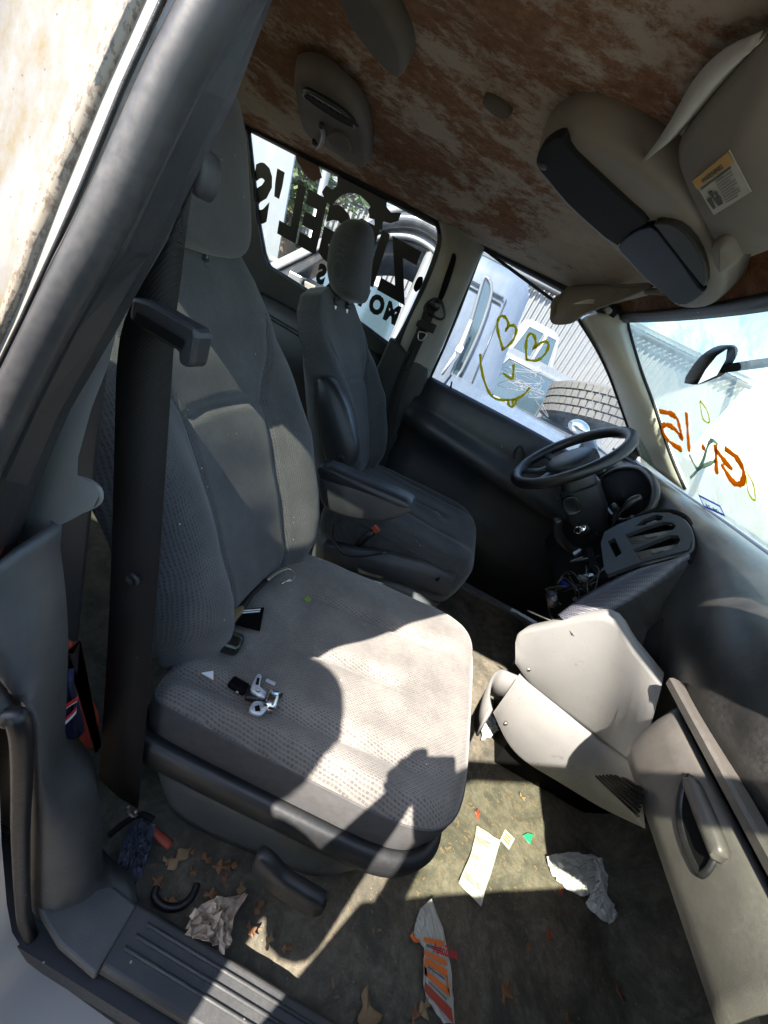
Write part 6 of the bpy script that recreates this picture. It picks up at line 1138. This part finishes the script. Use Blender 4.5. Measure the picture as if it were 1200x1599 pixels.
# generic parked vehicles
def car(name, label, x, y, L_, H_, W_, mat, cabin, group='vehicles parked in the yard', yaw=0, z=-.48):
    """cabin = (x0, x1, belt, inset) along the length, fractions; faces the viewer with its side"""
    R_ = thing(name, label, name.split('_')[-1], (x, y, z), group)
    def w(px, py, pz): return (x+px, y+py, z+pz)
    body = []
    prof = [(-L_/2, .45*H_), (-L_/2+.05, .25*H_), (L_/2-.05, .25*H_), (L_/2, .42*H_), (L_/2-.08, cabin[2]*H_*.94), (L_/2-L_*.2, cabin[2]*H_), (-L_/2+.1, cabin[2]*H_)]
    mk('body', *loft([[w(a, o, b) for a, b in prof] for o in (0, .06, W_-.06, W_)]), mat, R_, smooth=False, bev=.04)
    x0, x1 = -L_/2+cabin[0]*L_, -L_/2+cabin[1]*L_; zb, zt = cabin[2]*H_, H_; s = cabin[3]
    mk('cabin', *loft([[w(a, o, zb-.02) for a, o in ((x0, .05), (x1, .05), (x1, W_-.05), (x0, W_-.05))], [w(a, o, zt-.08) for a, o in ((x0+s*.5, .16), (x1-s, .16), (x1-s, W_-.16), (x0+s*.5, W_-.16))], [w(a, o, zt) for a, o in ((x0+s*.5+.12, .28), (x1-s-.15, .28), (x1-s-.15, W_-.28), (x0+s*.5+.12, W_-.28))]]), mat, R_, smooth=False, bev=.03)
    nw = 2; 
    for k in range(nw):
        a0 = lerp(x0+.16, x1-.12, k/nw)+.04; a1 = lerp(x0+.16, x1-.12, (k+1)/nw)-.04; t0 = .75
        q = [w(a0, .055, zb+.03), w(a1, .055, zb+.03), w(a1-(s*.7 if k == nw-1 else 0), .15, zt-.13), w(a0+(s*.35 if k == 0 else 0), .15, zt-.13)]
        wo = mk('window', *prism(q, (0, -.02, .004)), 'far_glass', R_, smooth=False)
        mk('window_frame', *tube([V3(p)+Vector((0, -.02, 0)) for p in q]+[V3(q[0])+Vector((0, -.02, 0))], .014, 6), mat, wo)
    for px in (-L_*.31, L_*.31):
        wh = mk('wheel', *loft([[w(px+.33*k*math.cos(a), o, .33+.33*k*math.sin(a)) for a in (2*math.pi*i/24 for i in range(24))] for k, o in ((.62, -.01), (.95, -.03), (1, .02), (1, .2))]), 'tyre_rubber', R_)
        mk('rim', *loft([[w(px+.19*k*math.cos(a), o, .33+.19*k*math.sin(a)) for a in (2*math.pi*i/20 for i in range(20))] for k, o in ((1, -.02), (.9, -.04), (.3, -.03))]), 'silver_body', wh)
    return R_
car('white_truck', 'white truck cab standing against the corrugated building', 1.0, 7.2, 3.6, 2.35, 1.9, 'far_white', (.30, .66, .55, .35))
car('grey_pickup', 'silver pickup with dark side windows behind the big tyre', 1.75, 4.6, 4.2, 1.72, 1.7, 'silver_body', (.10, .62, .60, .5))
car('white_sedan', 'white car with a curved black wheel arch seen through the lettered window', -2.4, 5.2, 4.2, 1.75, 1.7, 'far_white', (.30, .85, .55, .4))
# big off-road tyre lying on the grey car's far side
TY = thing('offroad_tyre', 'big knobbly off-road tyre behind the grey car hood', 'tyre', (1.55, 3.3, -.48))
tc = Vector((1.42, 3.55, 1.02)); R0 = .47; TM = Matrix.Rotation(math.radians(-14), 3, 'X') @ Matrix.Rotation(math.radians(-10), 3, 'Y')
def tyr(r, a, h): return tc+TM @ Vector((r*math.cos(a), r*math.sin(a), h))
mk('carcass', *loft([[tyr(R0*k, a, h) for a in (2*math.pi*i/48 for i in range(48))] for k, h in ((.55, -.16), (.88, -.18), (.965, -.14), (.965, .14), (.88, .18), (.55, .16))]), 'tyre_rubber', TY)
for i in range(44):
    for j in range(4):
        a = 2*math.pi*(i+.5*(j % 2))/44
        mk('tread_block', *box(tyr(R0, a, -.117+.078*j), (.035, .056, .062), TM @ Matrix.Rotation(a, 3, 'Z')), 'tyre_rubber', TY, smooth=False)
for k in range(2): mk('tyre_below', *loft([[(1.42+.45*q*math.cos(a), 3.55+.45*q*math.sin(a), -.48+.62*k+h) for a in (2*math.pi*i/32 for i in range(32))] for q, h in ((.6, 0), (.95, .03), (1, .3), (.95, .57), (.6, .6))]), 'tyre_rubber', TY)
# wrecked black car with an exposed engine, seen through the lettered window
WR = thing('wrecked_car', 'wrecked dark car with exposed engine outside the lettered window', 'car', (-1.2, 2.2, -.48))
ar = [V3(p) for p in [(-1.1115,2.3000,1.3434),(-1.0047,2.3000,1.4722),(-0.8805,2.3000,1.5509),(-0.7204,2.3000,1.6021),(-0.5594,2.3000,1.5963),(-0.4574,2.3000,1.5539)]]
mk('fender_arch', *tube(catmull(ar, 4), .05, 10), 'dark_body', WR)
mk('fender_arch', *tube(catmull(off(ar, (.0, .05, .09)), 4), .03, 10), 'far_white', WR)
mk('fender_arch', *tube(catmull(off(ar, (.0, .0, -.10)), 4), .02, 10), 'silver_body', WR)
mk('fender_panel', *bands(catmull(ar, 4), [Vector((p.x, 2.45, p.z-.35)) for p in catmull(ar, 4)]), 'dark_body', WR, solid=.01)
mk('hood_rail', *prism([(-1.5159,2.0000,0.8811),(-1.0670,2.0000,1.3071),(-1.0278,2.0000,1.2749),(-1.4234,2.0000,0.8531)], (0, .25, .0)), 'dark_body', WR, smooth=False, bev=.01)
mk('hood_rail', *prism([(-1.5791,1.9800,0.9084),(-1.1759,1.9800,1.2822),(-1.0489,1.9800,1.3175),(-1.5157,1.9800,0.8822)], (0, .3, .02)), 'far_white', WR, smooth=False, bev=.01)
rnd = random.Random(9)
for i in range(46):
    p = V3((-1.3229,2.1000,0.8175))+Vector((rnd.uniform(-.45, .55), rnd.uniform(-.15, .25), rnd.uniform(-.35, .10)))
    mt = rnd.choice(('engine_metal', 'engine_metal', 'steel', 'dark_body', 'wood', 'white_plastic'))
    if i % 2: mk('engine_hose', *tube(catmull([p+Vector((rnd.uniform(-.18, .18), rnd.uniform(-.1, .1), rnd.uniform(-.1, .1))) for _ in range(4)], 4), rnd.uniform(.012, .035), 8), mt, WR)
    else: mk('engine_block', *box(p, (rnd.uniform(.05, .22), rnd.uniform(.05, .15), rnd.uniform(.04, .14)), Matrix.Rotation(rnd.uniform(0, 3), 3, 'Z')), mt, WR, smooth=False, bev=.008)
mk('car_floor', *box((-1.2, 2.45, -.1), (2.6, .9, .55)), 'dark_body', WR, smooth=False, bev=.05)
# white sheet panel and post leaning outside the rear window
PN = thing('leaning_sheet_metal', 'tall white metal sheet leaning outside the rear part of the lettered window', 'panel', (-2.3, 2.6, -.48))
mk('sheet', *prism([(-2.75, 2.62, -.48), (-1.72, 2.62, -.48), (-2.05, 2.75, 1.9), (-2.55, 2.75, 2.1)], (0, .02, 0)), 'silver_body', PN, smooth=False)
mk('brace', *tube([(-1.45, 2.55, -.48), (-1.72, 2.7, 1.9)], .035, 8), 'silver_body', PN)
# trees beyond the shed
def tree(x, y, h, r, seed, label):
    rn = random.Random(seed); T = thing('yard_tree', label, 'tree', (x, y, -.48), 'trees in the yard')
    mk('trunk', *tube([(x, y, -.48), (x+.1, y, h*.35), (x-.05, y+.1, h*.7)], [.18, .14, .06], 8), 'bark', T)
    for k in range(6):
        a = rn.uniform(0, 6.28); mk('limb', *tube([(x, y, h*.4), (x+r*.5*math.cos(a), y+r*.5*math.sin(a), h*.6), (x+r*.8*math.cos(a), y+r*.8*math.sin(a), h*.72)], [.07, .045, .015], 6), 'bark', T)
    V = []; F = []
    cl = [(rn.gauss(0, r*.42), rn.gauss(0, r*.42), h*.68+rn.gauss(0, h*.15)) for _ in range(40)]
    for i in range(3600):
        c = rn.choice(cl); p = Vector((x+c[0]+rn.gauss(0, .28), y+c[1]+rn.gauss(0, .28), c[2]+rn.gauss(0, .22))); s = rn.uniform(.05, .11)
        m_ = Matrix.Rotation(rn.uniform(0, 6.28), 3, 'Z') @ Matrix.Rotation(rn.uniform(0, 3.14), 3, 'X'); b = len(V)
        V += [p+m_ @ Vector(q) for q in ((-s, 0, 0), (0, -s*.45, 0), (s, 0, 0), (0, s*.45, 0))]; F.append((b, b+1, b+2, b+3))
    mk('crown', V, F, 'leaves', T, smooth=False)
tree(-4.6, 7.6, 3.4, 1.3, 3, 'bushy green tree left of the white panel seen through the lettered window')
tree(-6.8, 9.0, 3.6, 1.5, 8, 'green tree farther left behind the white panel')
# ================================================================ THE PERSON TAKING THE PICTURE (outside the open door; casts the shadow on seat and floor)
PR = thing('person', 'person in a dark shirt standing at the open door, arm raised with a phone', 'person', (-.25, -1.42, -.48))
def skinned(name, joints, edges, mat, parent, sub=2):
    me = bpy.data.meshes.new(name); me.from_pydata([j[0] for j in joints], edges, []); me.update()
    me.materials.append(MATS[mat]); o = link(bpy.data.objects.new(name, me), parent)
    o.modifiers.new('skin', 'SKIN')
    if not me.skin_vertices: 
        bm = bmesh.new(); bm.from_mesh(me); bm.verts.layers.skin.verify(); bm.to_mesh(me); bm.free()
    for i, j in enumerate(joints):
        r = j[1] if isinstance(j[1], tuple) else (j[1], j[1]); me.skin_vertices[0].data[i].radius = r; me.skin_vertices[0].data[i].use_root = (i == 0)
    d = o.modifiers.new('sub', 'SUBSURF'); d.levels = sub; d.render_levels = sub
    return o
J = [((-.25, -1.44, .42), (.16, .11)), ((-.24, -1.41, .62), (.22, .11)), ((-.25, -1.36, .86), (.19, .11)), ((-.24, -1.34, .99), (.14, .09)), ((-.23, -1.33, 1.07), .085), ((-.27, -1.31, 1.17), (.095, .095)), ((-.28, -1.31, 1.31), (.09, .09)),
     ((-.045, -1.33, .995), .075), ((.04, -1.27, .71), .072), ((.08, -1.18, .88), .042), ((.115, -1.115, .99), .026),
     ((-.43, -1.34, .965), .06), ((-.50, -1.28, .70), .05), ((-.48, -1.18, .62), .044), ((-.44, -1.08, .70), .036), ((-.40, -1.02, .78), .026),
     ((-.15, -1.45, .30), .10), ((-.14, -1.42, -.02), .065), ((-.14, -1.46, -.40), .045), ((-.14, -1.35, -.455), .035),
     ((-.36, -1.45, .30), .10), ((-.37, -1.42, -.02), .065), ((-.37, -1.46, -.40), .045), ((-.37, -1.35, -.455), .035),
     ((.13, -1.075, 1.03), .022), ((.105, -1.058, 1.065), .009), ((.125, -1.055, 1.09), .008), ((.10, -1.06, 1.03), .009), ((.115, -1.055, 1.055), .008), ((.10, -1.065, 1.0), .009), ((.115, -1.05, 1.02), .008), ((.11, -1.07, .98), .0085), ((.125, -1.05, .99), .008), ((.165, -1.07, 1.04), .010), ((.175, -1.06, 1.075), .009)]
E_ = [(0, 1), (1, 2), (2, 3), (3, 4), (4, 5), (5, 6), (3, 7), (7, 8), (8, 9), (9, 10), (3, 11), (11, 12), (12, 13), (13, 14), (14, 15), (0, 16), (16, 17), (17, 18), (18, 19), (0, 20), (20, 21), (21, 22), (22, 23),
      (10, 24), (24, 25), (25, 26), (24, 27), (27, 28), (24, 29), (29, 30), (24, 31), (31, 32), (24, 33), (33, 34)]
skinned('body', J, E_, 'shirt', PR)
mk('hair', *loft([[(-.28+.118*k*math.cos(a), -1.32+.115*k*math.sin(a), z+.10) for a in (2*math.pi*i/20 for i in range(20))] for k, z in ((.95, 1.14), (1.02, 1.20), (.95, 1.26), (.7, 1.30), (.2, 1.315))]), 'hair', PR)
cm = Matrix(CR); PH = thing('phone', 'dark phone held up by the person at the open door', 'phone', (.15, -1.05, 1.05))
def cw(x, y, z): return Vector((.17, -1.04, 1.08))+cm @ Vector((x, y, z))
mk('phone_body', *prism([cw(-.062, .014, .010), cw(.012, .014, .010), cw(.012, -.135, .010), cw(-.062, -.135, .010)], cm @ Vector((0, 0, .009))), 'gloss_black', PH, smooth=False, bev=.004)
mk('phone_screen', *prism([cw(-.058, .010, .0195), cw(.008, .010, .0195), cw(.008, -.131, .0195), cw(-.058, -.131, .0195)], cm @ Vector((0, 0, .0004))), 'far_glass', PH, smooth=False)
